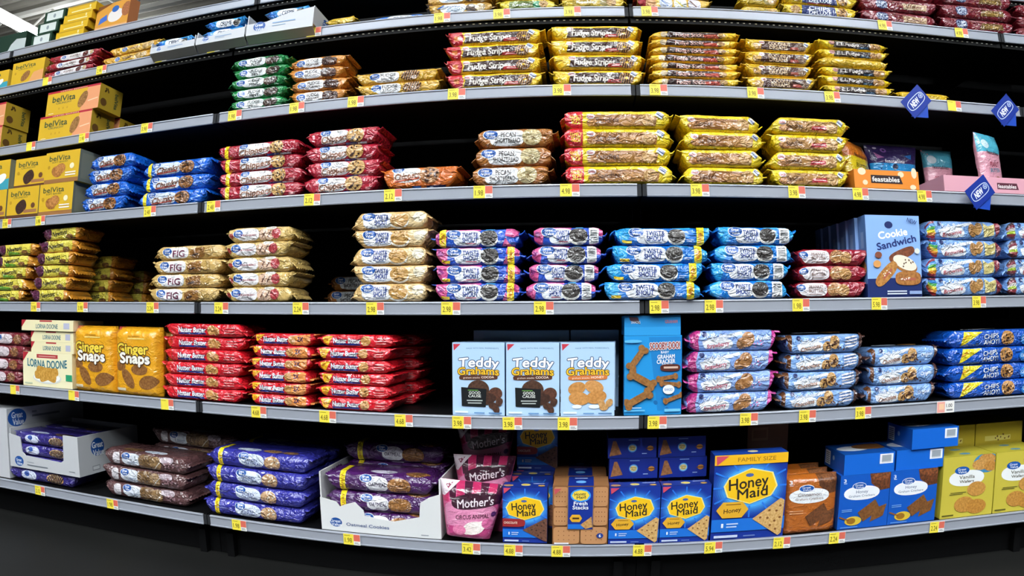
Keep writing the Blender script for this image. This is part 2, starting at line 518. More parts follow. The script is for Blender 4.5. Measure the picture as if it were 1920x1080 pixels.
def build_lamps():
    proto = empty('ceiling_lamp')
    bm = bmesh.new()
    a = [(-.07, .0), (.07, .0), (.05, .07), (-.05, .07)]
    prism(bm, a, -1.15, 1.15); mesh_obj('housing', bm, mat('d8d8d4', 'card'), proto)
    bm = bmesh.new(); add_box(bm, -.10, .10, -1.13, 1.13, -.034, -.001, bevel=.01)
    mesh_obj('diffuser', bm, lamp_mat(LAMP_STRENGTH), proto)
    for x, ys in ((-7.25, (3.45, 6.05)), (-3.0, (-6.2, -3.1)), (-.2, (-6.2, -3.1)), (2.6, (-6.2, -3.1))):
        for y in ys:
            seen = x < -7 and y > 2
            place(proto, (x, y, 4.5), (0, 0, 0),
                  ('lit fluorescent strip lamp at the upper left corner' if y < 5 else 'lit strip lamp just beyond the corner one, behind the green boxes') if seen
                  else 'lit fluorescent strip lamp above the aisle, out of view', 'ceiling lamp', 'ceiling strip lamps')

build_floor(); build_ceiling(); build_lamps()

# ------------------------------------------------------------------ the shelving
RAIL = .034
BAY = 1.2192
LEVEL = {'T': (1.7779, .22), 'A': (1.5558, .0957), 'B': (1.2935, .0455), 'C': (1.0126, 0.0), 'D': (.7248, 0.0), 'E': (.4422, 0.0), 'F': (.1050, 0.0)}
LNAME = {'T': 'uppermost', 'A': 'second from top', 'B': 'third from top', 'C': 'fourth from top', 'D': 'fifth from top', 'E': 'second from bottom', 'F': 'bottom'}
BACK = .52
BLACK = mat('040405', 'steel')
def deck_z(l): return LEVEL[l][0] + RAIL + .0006
def face_y(l): return LEVEL[l][1]

def build_shelves():
    rail_m = mat('a4a8b2', 'rail')
    for s in range(-3, 2):
        x0, x1 = s * BAY, (s + 1) * BAY
        bay = {-3: 'far left', -2: 'left', -1: 'middle', 0: 'right', 1: 'far right'}[s]
        fr = empty('shelving_frame', ((x0 + x1) / 2, 0, 0))
        hw = BAY / 2
        box_obj('back_panel', BLACK, fr, -hw + .001, hw - .001, BACK, BACK + .02, .02, 1.98)
        box_obj('kick_plate', BLACK, fr, -hw + .001, hw - .001, .07, .085, .001, LEVEL['F'][0] - .001)
        for q in (-1, 1):
            box_obj('upright', BLACK, fr, q * (hw - .016) - .015, q * (hw - .016) + .015, BACK - .05, BACK - .0005, .001, 1.98)
            box_obj('foot', BLACK, fr, q * (hw - .05) - .012, q * (hw - .05) + .012, .045, .0695, .0005, LEVEL['F'][0] - .03)
        tag(fr, 'black steel shelving frame and back panel of the %s bay' % bay, 'shelving frame', 'shelving frames')
        for lv, (z, y) in LEVEL.items():
            sh = empty('shelf', ((x0 + x1) / 2, y, z))
            box_obj('deck', BLACK, sh, -hw + .002, hw - .002, .0075, BACK - .052 - y, .006, RAIL, bevel=.001)
            bm = bmesh.new()
            g = .0125
            pr = [(0.001, .001), (.0, .004), (.0028, .0055), (.0022, RAIL - .0055), (-.0005, RAIL - .004), (.0005, RAIL - .0008), (.007, RAIL), (.007, .001)]
            a = [bm.verts.new((-hw + g, py, pz)) for py, pz in pr]; b = [bm.verts.new((hw - g, py, pz)) for py, pz in pr]
            bm.faces.new(a[::-1]); bm.faces.new(b)
            for i in range(len(pr)): bm.faces.new((a[i], b[i], b[(i + 1) % len(pr)], a[(i + 1) % len(pr)]))
            bmesh.ops.recalc_face_normals(bm, faces=bm.faces[:])
            mesh_obj('price_rail', bm, rail_m, sh)
            if lv in 'TA':                                # pale studs paint the light seen through the slots under the rail
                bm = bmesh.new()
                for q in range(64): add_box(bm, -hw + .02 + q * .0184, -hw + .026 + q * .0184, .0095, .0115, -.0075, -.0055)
                mesh_obj('slot_light_studs', bm, mat('b9b4a4', 'card'), sh)
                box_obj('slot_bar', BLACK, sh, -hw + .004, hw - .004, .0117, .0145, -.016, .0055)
            for q in (-1, 1):
                bm = bmesh.new(); add_box(bm, q * (hw - .0067) - .0055, q * (hw - .0067) + .0055, .004, .0074, .002, RAIL - .002, bevel=.0008)
                mesh_obj('end_cap', bm, mat('2a2b2e', 'steel'), sh)
                bm = bmesh.new(); xx = q * (hw - .012)
                prism(bm, [(xx - .0015, .0055), (xx + .0015, .0055), (xx + .0015, -.035), (xx - .0015, -.035)], .22, BACK - .053 - y)
                mesh_obj('bracket', bm, BLACK, sh)
            tag(sh, 'black steel shelf with grey price rail, %s level of the %s bay' % (LNAME[lv], bay), 'shelf', 'shelves of the %s bay' % bay)
build_shelves()

# ------------------------------------------------------------------ price tags and promotion tags
TAGS = {}
def price_tag(price, kind):
    key = (price, kind)
    if key in TAGS: return TAGS[key]
    t = empty('price_tag')
    w, h = .048, .0315
    if kind == 'sale':
        w = .058
        box_obj('backing', mat('f3efe9', 'card'), t, -w / 2, w / 2, 0, .0006, 0, h)
        A = Art(w, h, 'card'); A.rect(.02, .45, .04, .96, 'f0a69a'); A.rect(.12, .40, .3, .8, 'f6c9a0')
        A.text('1.00', .70, .62, .30, '333333', .01, .34); A.rect(.55, .9, .16, .3, '8a8a8a')
        A.finish('printed_panel', t, lambda x, y, l: Vector(((x - .5) * w, -l, y * h)), None, .0003, False)
    else:  # yellow, red and figures paled: glare of the plastic cover put into the colour
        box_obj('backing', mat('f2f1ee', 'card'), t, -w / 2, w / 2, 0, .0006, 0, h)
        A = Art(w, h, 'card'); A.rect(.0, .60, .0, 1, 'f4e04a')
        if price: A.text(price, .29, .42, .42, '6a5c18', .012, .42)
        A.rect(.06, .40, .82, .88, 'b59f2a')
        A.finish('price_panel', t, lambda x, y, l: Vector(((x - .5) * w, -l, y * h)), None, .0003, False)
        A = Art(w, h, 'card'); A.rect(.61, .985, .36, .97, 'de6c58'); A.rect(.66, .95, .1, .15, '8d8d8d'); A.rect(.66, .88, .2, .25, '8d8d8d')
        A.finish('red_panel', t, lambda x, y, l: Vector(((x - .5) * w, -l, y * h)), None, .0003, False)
    TAGS[key] = t
    return t

# where on each rail, the figures that can be read, and what stands above
PRICE = {
 'A': [(-1.7755, '2.98', 'under the middle of the red wafer stack end'), (-2.0517, '', 'under the yellow breakfast biscuit box at far left'), (-1.5043, '2.98', 'under the left end of the white tray'), (-1.2898, '2.98', 'under the middle of the long white tray'), (-.9302, '', 'under the yellow packet right of the white tray'), (-.5316, '1.98', 'under the left end of the golden packets'), (-.3593, '3.98', 'between the golden and the yellow-green packets'), (-.1597, '3.98', 'left of the bay joint under the yellow packets'), (.0598, '3.98', 'just right of the bay joint under frosted packets'), (.7917, '4.98', 'under the right end of the chip cookie packets'), (1.0665, '4.98', 'under the dark red chewy cookie packets')],
 'B': [(-2.0406, '', 'at the far left under the shadowed biscuit boxes'), (-1.7708, '3.98', 'under the right end of the paired biscuit boxes'), (-1.4892, '3.98', 'left of the bay joint beyond the biscuit boxes'), (-1.1486, '1.98', 'under the left end of the green mint stack'), (-.9396, '1.98', 'under the left end of the orange fudge stack'), (-.7583, '1.98', 'under the left end of the gold striped packets'), (-.4739, '3.98', 'under the red-ended fudge stack'), (-.1947, '3.98', 'under the yellow fudge stripe stack left of the joint'), (.061, '3.98', 'under the thin fudge stick packets'), (.3297, '3.98', 'under the gap right of the thin stick packets'), (.5592, '3.98', 'under the brown-panel yellow stack end'), (.964, '', 'right of the blue tilted promotion tag')],
 'C': [(-2.0824, '3.98', 'at far left under the soft baked boxes'), (-1.9062, '3.98', 'under the second soft baked box'), (-1.4103, '2.48', 'under the blue family packets'), (-1.1714, '2.48', 'right of the bay joint under the red family packets'), (-.8539, '2.12', 'under the left end of the regular red chip stack'), (-.6261, '2.12', 'under the left end of the orange packet'), (-.3937, '1.98', 'under the left end of the pecan stack'), (-.179, '4.98', 'under the red-ended yellow shortbread stack'), (.1473, '3.98', 'under the middle yellow shortbread stack'), (.4091, '3.98', 'under the rightmost yellow shortbread stack'), (.5969, '4.98', 'under the left end of the orange tray'), (.7999, '4.98', 'under the blue standing pouch')],
 'D': [(-2.1291, '', 'at the left edge of the frame'), (-1.9109, '3.98', 'under the left end of the yellow bar stack'), (-1.6839, '3.98', 'under the dark gap right of the yellow bars'), (-1.3853, '2.24', 'under the left end of the fig stack'), (-1.1329, '2.24', 'right of the bay joint under the fig stack'), (-.8795, '2.24', 'under the dark gap right of the strawberry stack'), (-.6694, '2.98', 'under the golden sandwich cookie stack'), (-.4738, '2.98', 'under the pink and blue family stack'), (-.2451, '2.98', 'under the small pink and blue stack'), (.0359, '2.98', 'under the overhanging blue family packet'), (.1738, '2.98', 'under the joint between the two blue stacks'), (.4074, '1.98', 'under the dark red peanut butter stack'), (.638, '5.98', 'under the light blue standing sandwich box'), (.9656, '3.98', 'under the rainbow-ended stack')],
 'E': [(-2.0206, '', 'at the left edge under the cream box'), (-1.7287, '', 'under the left ginger bag'), (-1.3341, '', 'under the left red packet stack'), (-1.0145, '4.68', 'right of the bay joint under the red packets'), (-.8059, '4.68', 'under the rightmost red packet stack'), (-.5967, '4.68', 'under the dark gap left of the light blue boxes'), (-.448, '3.98', 'under the first light blue bear box'), (-.3219, '3.98', 'under the second light blue bear box'), (-.1876, '3.98', 'under the honey light blue box'), (.0328, '3.98', 'under the bright blue cracker box'), (.2692, '3.98', 'under the magenta-ended stack'), (.4296, '3.98', 'under the left end of the chocolate chip stack'), (.5929, '3.98', 'under the right end of the chocolate chip stack'), (.8535, 'sale', 'under the left end of the dark blue family stack')],
 'F': [(-1.9203, '2.12', 'under the white display carton'), (-1.5858, '1.98', 'under the brown clear packets'), (-1.1041, '1.98', 'right of the bay joint under the blue iced packets'), (-.7542, '1.98', 'under the white oatmeal tray'), (-.4298, '3.42', 'under the pink pouch'), (-.3209, '4.88', 'under the chocolate graham box'), (-.1999, '4.88', 'under the tan cracker stack box'), (.0079, '4.88', 'under the left dark blue graham box'), (.1941, '5.94', 'under the joint before the large graham box'), (.3808, '2.12', 'under the orange cinnamon box'), (.5405, '2.24', 'under the left bright blue graham box'), (.8523, '2.24', 'under the yellow vanilla box')]}
LV3 = {'A': 'top rail', 'B': 'second rail down', 'C': 'third rail down', 'D': 'middle rail', 'E': 'second lowest rail', 'F': 'lowest rail'}
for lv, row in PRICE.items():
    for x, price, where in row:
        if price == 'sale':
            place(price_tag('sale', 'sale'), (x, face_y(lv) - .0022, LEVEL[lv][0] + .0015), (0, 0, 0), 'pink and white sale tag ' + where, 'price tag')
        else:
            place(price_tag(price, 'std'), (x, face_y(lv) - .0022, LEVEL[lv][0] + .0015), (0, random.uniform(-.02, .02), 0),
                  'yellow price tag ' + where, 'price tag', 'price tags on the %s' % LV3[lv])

def promotion_tag():
    t = empty('promotion_tag')
    w, h = .086, .062
    bm = bmesh.new(); add_box(bm, -w / 2, w / 2, 0, .0012, -h / 2, h / 2); mesh_obj('front_card', bm, mat('0c2f8f', 'card'), t)
    A = Art(w, h, 'card')
    A.oval(.5, .5, .58, .26, 'c9d6f2', 32, 3.2); A.oval(.5, .5, .545, .225, '0c2f8f', 32, 3.2)
    A.text('NEW', .43, .5, .28, 'f4f6ff', .03, .40, .2); A.oval(.78, .54, .12, .12, 'c9d6f2', 14); A.oval(.78, .54, .09, .09, '0c2f8f', 14)
    A.line(.73, .50, .83, .58, .03, 'c9d6f2'); A.line(.75, .60, .81, .47, .03, 'c9d6f2')
    A.finish('printed_front', t, lambda x, y, l: Vector(((x - .5) * w, -l, (y - .5) * h)), None, .0003, False)
    c, s = math.cos(-.72), math.sin(-.72)
    bm = bmesh.new(); prism(bm, [(x * c - z * s, x * s + z * c) for x, z in ((-.020, -.046), (.036, -.046), (.040, -.006), (-.016, -.004))], .003, .0042)
    mesh_obj('rear_card', bm, mat('1746b0', 'card'), t)
    box_obj('clip', mat('1746b0', 'card'), t, -.012, .012, .0013, .022, -.006, .006)
    return t
pt = promotion_tag()
NT = 'promotion tags'
place(pt, (.8150, .014, 1.3050), (0, -.72, 0), 'tilted blue tag with white lettering before the empty dark shelf', 'promotion tag', NT)
place(pt, (1.1275, .014, 1.300), (0, -.72, 0), 'blue tag with white lettering cut off by the frame edge', 'promotion tag', NT)
place(pt, (.9720, -.03, 1.0420), (0, -.62, 0), 'tilted blue tag with white lettering before the pink tray', 'promotion tag', NT)

# ------------------------------------------------------------------ what is printed on the packets
NAVY, BROWN, WHITE = '1c3f94', '4a2716', 'f3f3f5'
def gv(A, x, y, s, inner='f5f7fb'):
    A.oval(x, y, .50 * s, .34 * s, 'f3f6fb', 24); A.oval(x, y, .46 * s, .30 * s, '1553a5', 24)
    A.text('Great', x - .02 * s / A.a, y + .10 * s, .17 * s, inner, .02, .50 * s / A.a)
    A.text('Value', x + .02 * s / A.a, y - .12 * s, .17 * s, inner, .02, .54 * s / A.a)
def oreo(A, x, y, r, rot=0):
    A.oval(x, y - .10, r * 1.02, r * .80, 'f4f1ea', 28); A.cookie(x, y + .03, r, r * .78, '2a2624', '4b4643')
    for k in range(14):
        t = k * .449; A.oval(x + .62 * r * math.cos(t) / A.a, y + .03 + .48 * r * math.sin(t), .035, .028, '6a6562', 6)
    A.oval(x, y + .03, .3 * r, .22 * r, '55504d', 14)
def chips(A, x, y, rx, ry, base='d9ab66', dark='3b2114', k=13, seed=1, c2='b9854a'):
    A.cookie(x, y, rx, ry, base, c2); A.bits(x, y, rx, ry, k, .075, dark, seed)
def stripes(A, x, y, rx, ry, k=5, base='4a2c1b', st='c99a5e'):
    A.cookie(x, y, rx, ry, st, 'b5824a')
    for i in range(k):
        q = -0.8 + 1.6 * i / (k - 1); hh = ry * math.sqrt(max(.05, 1 - q * q)) * .93
        A.line(x + (q * rx - .18 * rx) / A.a, y - hh, x + (q * rx + .18 * rx) / A.a, y + hh, rx * 1.05 / k, base)
def barcode(A, x0, x1, y0=.08, y1=.92):
    A.rect(x0, x1, y0, y1, 'f1f1f1')
    rd = random.Random(3); y = y0 + .28
    while y < y1 - .12:
        t = rd.choice((.02, .035, .05)); A.rect(x0 + (x1 - x0) * .15, x1 - (x1 - x0) * .15, y, y + t, '55585c'); y += t + rd.choice((.03, .05))
    A.rect(x0 + (x1 - x0) * .15, x1 - (x1 - x0) * .15, y0 + .08, y0 + .16, '8b8e92')
def band(part, w, h, d, x0, x1, text='FAMILY SIZE', y1=1.9, tc='b5501c'):
    A = Art(w, h); A.rect(x0, x1, 0, y1, 'f7dc1e')
    if text: A.text(text, (x0 + x1) / 2, .5, (x1 - x0) * A.a * .42, tc, .012, .72 / A.a, rot=1.5708)
    part('size_band', A)
def fam(A, x0, x1, y0=.02, y1=.98):
    A.rect(x0, x1, y0, y1, 'f7dc1e'); A.text('FAMILY', (x0 + x1) / 2 - .008, .5, .17, 'c0461d', .012, .62 / A.a, rot=1.5708); A.text('SIZE', (x0 + x1) / 2 + .012, .5, .13, 'c0461d', .012, .4 / A.a, rot=1.5708)

def art_mint(part, w, h):
    A = Art(w, h); A.blob(.20, .62, .08, .94, 'e4e8e8'); gv(A, .18, .55, .9)
    A.text('FUDGE', .43, .64, .26, '2c2a28', .02, .22); A.text('MINT', .43, .32, .22, '2c2a28', .02, .17)
    A.cookie(.70, .45, .50, .36, '3a2a22', '5a4436'); A.cookie(.79, .52, .42, .33, '46342a', '2c1f19'); part('printed_label', A)
def art_fudge_orange(part, w, h):
    A = Art(w, h); A.blob(.20, .60, .06, .94, 'e9e8ea'); gv(A, .18, .5, .85)
    A.text('FUDGE', .40, .64, .25, '33231b', .02, .22); A.text('GRAHAM', .40, .34, .17, '4d392c', .012, .24)
    A.cookie(.68, .50, .48, .38, '4a2a1e', '2d1812', e=2.6); A.cookie(.78, .42, .40, .34, '5a3627', '3c2117', e=2.6); part('printed_label', A)
def art_fudge_gold(part, w, h):
    A = Art(w, h); A.blob(.22, .54, .06, .95, 'efeff0'); gv(A, .23, .6, .9)
    A.text('FUDGE', .40, .66, .24, '36291e', .02, .19); A.text('STRIPED', .40, .38, .17, '4c3d30', .012, .17); A.rect(.34, .45, .17, .21, '8a7a68')
    stripes(A, .68, .52, .72, .42, 7); part('printed_label', A)
def keeb_mark(A, x, y): # the small red and white corner mark
    A.oval(x, y, .22, .15, 'e9d9d6', 14, 2.4); A.text('Keebler', x, y, .15, 'b3202b', .012, .34 / A.a)
def blue_mark(A, x, y):
    A.line(x - .03, y + .13, x + .03, y - .09, .30, 'eef0f4'); A.line(x - .03, y + .10, x + .03, y - .12, .07, '2c3f7c'); A.line(x - .022, y + .17, x + .038, y - .05, .03, '2c3f7c')
def art_fstripe(red):
    def f(part, w, h):
        A = Art(w, h)
        if red: A.poly([(0, 0), (.15, 0), (.17, .5), (.14, 1.0), (.10, 2.2), (0, 2.2)], 'c0202c'); A.oval(.09, .47, .24, .24, 'd8752c', 4, 2, .78)
        A.poly([(.17, .14), (.80, .14), (.84, .8), (.20, .78)], '3a1f17'); keeb_mark(A, .21, .72)
        A.text('Fudge Stripes', .46, .45, .40, 'f6ecdf', .03, .46, .15)
        A.poly([(.60, .14), (.82, .14), (.80, .36), (.62, .33)], 'b02a2c'); A.rect(.65, .78, .22, .26, 'e8c9bd')
        stripes(A, .83, .42, .44, .36, 6); A.oval(.83, .42, .1, .08, 'e2b21e', 12); blue_mark(A, .91, .66); part('printed_label', A)
    return f
def art_fsticks(part, w, h):
    A = Art(w, h); A.poly([(.15, .12), (.82, .12), (.84, .9), (.18, .9)], '341a15'); A.oval(.13, .5, .4, .4, 'c7b18f', 10)
    A.text('Fudge Sticks', .44, .48, .50, 'f0b9ac', .012, .34, .1); A.poly([(.62, .1), (.79, .1), (.76, .6), (.60, .5)], 'b8432f')
    A.cookie(.82, .5, .5, .3, 'caa25a', '8a5c30'); A.line(.20, .85, .40, .55, .08, 'd8cbc6'); part('printed_label', A)
def art_coconut(part, w, h):
    A = Art(w, h); A.poly([(.20, .12), (.86, .12), (.88, .84), (.24, .84)], '462317'); keeb_mark(A, .23, .7); A.cookie(.15, .38, .34, .26, 'd3a44f', '9a6c2c')
    A.text('COCONUT', .50, .62, .26, 'e8c9a2', .02, .34); A.text('DREAMS', .48, .32, .26, 'e8c9a2', .02, .28); A.poly([(.66, .2), (.82, .2), (.83, .42), (.67, .4)], 'a94638')
    A.cookie(.85, .45, .36, .3, '4f3526', '8a6a4c'); blue_mark(A, .92, .62); part('printed_label', A)
def art_elfudge(part, w, h):
    A = Art(w, h); A.poly([(.20, .1), (.76, .1), (.78, .88), (.22, .88)], '2a1c1a'); A.cookie(.18, .62, .34, .26, 'd8a09c', 'b07c74')
    A.text('E.L.Fudge', .42, .52, .36, 'efe4dc', .016, .34, .1); A.rect(.60, .73, .16, .36, '31506b')
    A.cookie(.80, .45, .42, .36, 'b98a55', '9a6d3e'); A.cookie(.88, .5, .36, .32, 'c79a62', 'a5783f'); part('printed_label', A)
def art_chunky(band_l):
    def f(part, w, h):
        A = Art(w, h)
        A.blob(.16, .58, .10, .92, 'c9d3e6'); gv(A, .20, .78, .7)
        A.text('Chunky', .38, .44, .34, '6d4636', .06, .34, .2, .10, ('e9dfd8', .10)); A.line(.20, .18, .52, .30, .07, 'b34a3c')
        chips(A, .67, .50, .62, .42, 'a5703c', '3d2416', 16, 4, '7c4c26'); A.line(.80, .35, .95, .45, .05, '8db6ea')
        part('printed_label', A)
        if band_l: band(part, w, h, .12, .055, .11, None)
    return f
def art_chippers(base2, band_l):
    def f(part, w, h):
        A = Art(w, h); x = .06 if band_l else 0
        A.blob(.20 + x, .60 + x, .06, .98, 'eceaee'); gv(A, .26 + x, .80, .75); A.text('Choco', .46 + x, .80, .13, '5a4638', .012, .1)
        A.line(.20 + x, .14, .58 + x, .30, .07, base2); A.text('Chippers', .40 + x, .40, .36, '8a5a44', .05, .38, .15, .09, ('f3e6dd', .11))
        chips(A, .70 + x * .7, .52, .56, .46, 'dcb06c', '3b2114', 14, 2 if band_l else 6, 'c08e52')
        A.rect(.56 + x, .72 + x, -.05, .09, '1f3f8f'); A.rect(.73 + x, .86 + x, -.05, .07, 'dfe3ee'); A.rect(.87, .96, .22, .26, 'e3a9a8'); A.rect(.87, .94, .14, .18, 'e3a9a8')
        part('printed_label', A)
        if band_l: band(part, w, h, .12, .07, .12, None)
    return f
def art_chip_orange(part, w, h):
    A = Art(w, h); A.blob(.14, .52, .30, 1.04, 'f0ecea'); gv(A, .20, .93, .6); A.text('Chippers', .33, .60, .28, '8a5236', .04, .34, .15, .09, ('f3e0d0', .09)); A.line(.16, .36, .50, .48, .06, 'c4502c')
    A.cookie(.64, .62, .46, .38, 'c99464', '9a6236'); A.bits(.64, .62, .46, .38, 11, .08, '4a2a1a', 3); A.rect(.40, .52, .0, .14, '2a5fb0'); A.rect(.60, .86, .02, .14, '1c2d66'); part('printed_label', A)
def art_pecan(part, w, h):
    A = Art(w, h); A.blob(.16, .62, .05, .97, 'eeeef0', 3.4); gv(A, .17, .70, .8)
    A.text('PECAN', .41, .66, .24, '3a2a22', .012, .20); A.text('SHORTBREAD', .40, .36, .22, '3a2a22', .012, .34); A.rect(.46, .56, .14, .18, '9a928a')
    A.cookie(.73, .52, .50, .44, 'd3c294', 'b09c6a'); A.bits(.73, .52, .5, .44, 6, .05, '8a6f42', 5); part('printed_label', A)
def art_sandies(red, ribbon):
    def f(part, w, h):
        A = Art(w, h); x0 = .20 if red else .08
        if red:
            A.poly([(0, 0), (.165, 0), (.17, .6), (.165, 2.2), (0, 2.2)], 'd3222f'); A.text('FAMILY', .105, .64, .20, 'f6d63a', .02, .11); A.text('SIZE', .105, .38, .26, 'f6d63a', .03, .09)
        A.poly([(x0 + .02, .14), (.86, .12), (.88, .58), (.80, .76), (x0 + .03, .76)], 'a06a34' if not ribbon else 'b08048'); A.cookie(x0 + .07, .32, .36, .20, '9a6030', 'c28a4c'); keeb_mark(A, x0 + .045, .66)
        A.text('Sandies', x0 + .20, .45, .28, '5a3517', .016, .22, .15, .06); A.cookie(.62, .36, .6, .24, 'c08a4a', 'a97438')
        if ribbon: A.poly([(.50, .24), (.72, .28), (.74, .52), (.52, .46)], 'b9303a'); A.rect(.54, .70, .36, .41, 'e8c0b8')
        A.cookie(.79, .45, .36, .34, 'd3a86c', 'b98a4e'); A.bits(.79, .45, .36, .34, 7, .04, '9a6a38', 2); blue_mark(A, .905, .68); part('printed_label', A)
    return f
def art_newton(green):
    def f(part, w, h):
        A = Art(w, h); A.poly([(.10, 0), (.88, 0), (.93, .5), (.90, 1.0), (.18, 1.0)], 'dccb4c'); A.oval(.12, .5, .62, .5, '4a1e36', 16, 2.4); A.bits(.12, .5, .6, .45, 8, .12, '6a2f4e', 4)
        if green: A.poly([(.3, 0), (.62, 0), (.6, .25), (.32, .35)], '6fae3a')
        A.text('Newtons', .48, .56, .38, '2d2a24', .02, .40, .2, .10); A.cookie(.76, .22, .42, .2, '9a6a34', '5e3c1c', e=3); A.line(.80, .15, .92, .1, .12, '4a2a1a'); part('printed_label', A)
    return f
def art_fig(part, w, h):
    A = Art(w, h); A.blob(.14, .50, .06, .95, 'f0edee'); gv(A, .17, .60, .9); A.text('FIG', .35, .45, .44, '6d2140', .03, .18)
    A.cookie(.64, .46, .72, .36, '9a6a30', '7d5020', .12, 3); A.oval(.60, .34, .3, .08, '3f2413', 14, 3, .2); A.cookie(.80, .55, .4, .3, 'c9a55e', 'b08a45', .3, 3); part('printed_label', A)
def art_straw(part, w, h):
    A = Art(w, h); A.blob(.14, .50, .04, .96, 'f0eced', 2.4); gv(A, .16, .58, .85); A.text('STRAWBERRY', .33, .46, .13, '9a3540', .012, .26); A.rect(.25, .41, .28, .31, 'a5a0a0')
    A.cookie(.62, .50, .62, .40, 'e0bfa6', 'd3a98a', .1, 3); A.line(.55, .3, .60, .7, .08, '5b3220'); A.line(.63, .3, .68, .7, .08, '5b3220'); A.oval(.76, .52, .34, .34, 'b23c40', 14); A.oval(.05, .4, .2, .2, '9d3a32', 10); A.blob(.60, .76, .80, 1.0, 'ece8dc'); A.text('BAKED', .68, .90, .1, '3c332c', .01, .1); part('printed_label', A)
def ts(A, x, small=True, red=False):
    A.text('TWIST&', x, .68, .25, '1c3a8c', .024, .20); A.text('SHOUT', x, .40, .25, '1c3a8c', .03, .185)
    A.rect(x - .06, x + .07, .19, .23, 'c44a6a' if red else '8d9dc4')
def art_golden(part, w, h):
    A = Art(w, h); A.oval(.86, .5, .9, .48, 'e6c894', 18); A.oval(.90, .62, .35, .3, 'f0e3c6', 14); A.blob(.12, .54, .05, .96, 'f1f1f3', 3.2); gv(A, .20, .74, .85); ts(A, .38)
    A.oval(.63, .40, .56, .40, 'f6f1e4', 26); A.cookie(.63, .52, .54, .40, 'd3a560', 'b8863f'); A.bits(.63, .52, .5, .36, 10, .03, 'a67430', 4); part('printed_label', A)
def art_twist(pink, family, yl):
    def f(part, w, h):
        A = Art(w, h)
        if pink:
            A.poly([(0, 0), (.12, 0), (.16, 1.1), (0, 1.5)], 'd2508c'); A.poly([(.02, .3), (.10, .6), (.02, .9)], '9a3a86'); A.poly([(.26, .95), (.55, .92), (.50, 1.8), (.30, 1.8)], 'd0569a'); A.poly([(.80, 0), (.92, 0), (.84, .5)], 'd0568f')
            A.poly([(.84, .6), (1, .45), (1, 1.4), (.86, 1.5)], 'd2508c'); A.poly([(.60, .95), (.72, .95), (.68, 1.9)], '4fa4e4')
        else:
            A.poly([(0, .0), (.10, .0), (.17, .7), (.12, 1.6), (0, 1.6)], '22a0e4'); A.poly([(.84, 0), (1, 0), (1, 1.5), (.90, 1.3)], '1f9fe6'); A.poly([(.60, .9), (.80, .9), (.76, 1.7), (.62, 1.7)], '38a8ea')
        A.blob(.22, .56, .06, .96, 'eef1f8', 3.2); gv(A, .22, .74, .88); ts(A, .42, True, pink); oreo(A, .645, .52, .50)
        if family: fam(A, .86, .94) if not yl else fam(A, .05, .13)
        else: barcode(A, .80, .94)
        if family and not yl: A.rect(.07, .17, .14, .28, 'f1cf2a')
        A.rect(.75, .83, .30, .33, 'c7d4f0'); A.rect(.75, .81, .23, .26, 'c7d4f0') if family else None
        part('printed_label', A)
    return f
def art_peanut(part, w, h):
    A = Art(w, h); A.blob(.04, .44, .08, .95, 'e8dfe2', 3); gv(A, .06, .62, .75); A.text('PEANUT', .28, .68, .18, '8f6a5c', .012, .2); A.text('BUTTER', .28, .44, .18, '8f6a5c', .012, .2); A.rect(.18, .38, .22, .26, 'b39a92')
    A.cookie(.55, .54, .52, .40, 'c28a52', '94602e', .3); A.cookie(.68, .46, .44, .36, 'cf9c5c', 'a9763c', -.2); A.line(.45, .5, .62, .62, .05, 'e6cfa6'); part('printed_label', A)
def swirl(A, x, c1, txt, sz=.2):
    A.blob(x - .15, x + .19, .06, .64, 'eff3fb', 2.6); A.line(x - .16, .42, x + .30, .88, .16, 'f1f4fb'); A.line(x + .10, .70, x + .30, .86, .12, 'f1f4fb'); A.text('Soft Baked', x + .05, .72, .20, 'eef3fb', .02, .34, .2, .10, ('3c6fb4', .045)); A.text(txt, x + .02, .32, sz, c1, .024, .26, .15, .16, ('f6f4f6', .06))
    A.oval(x - .14, .84, .13, .13, '1d2c62', 12)
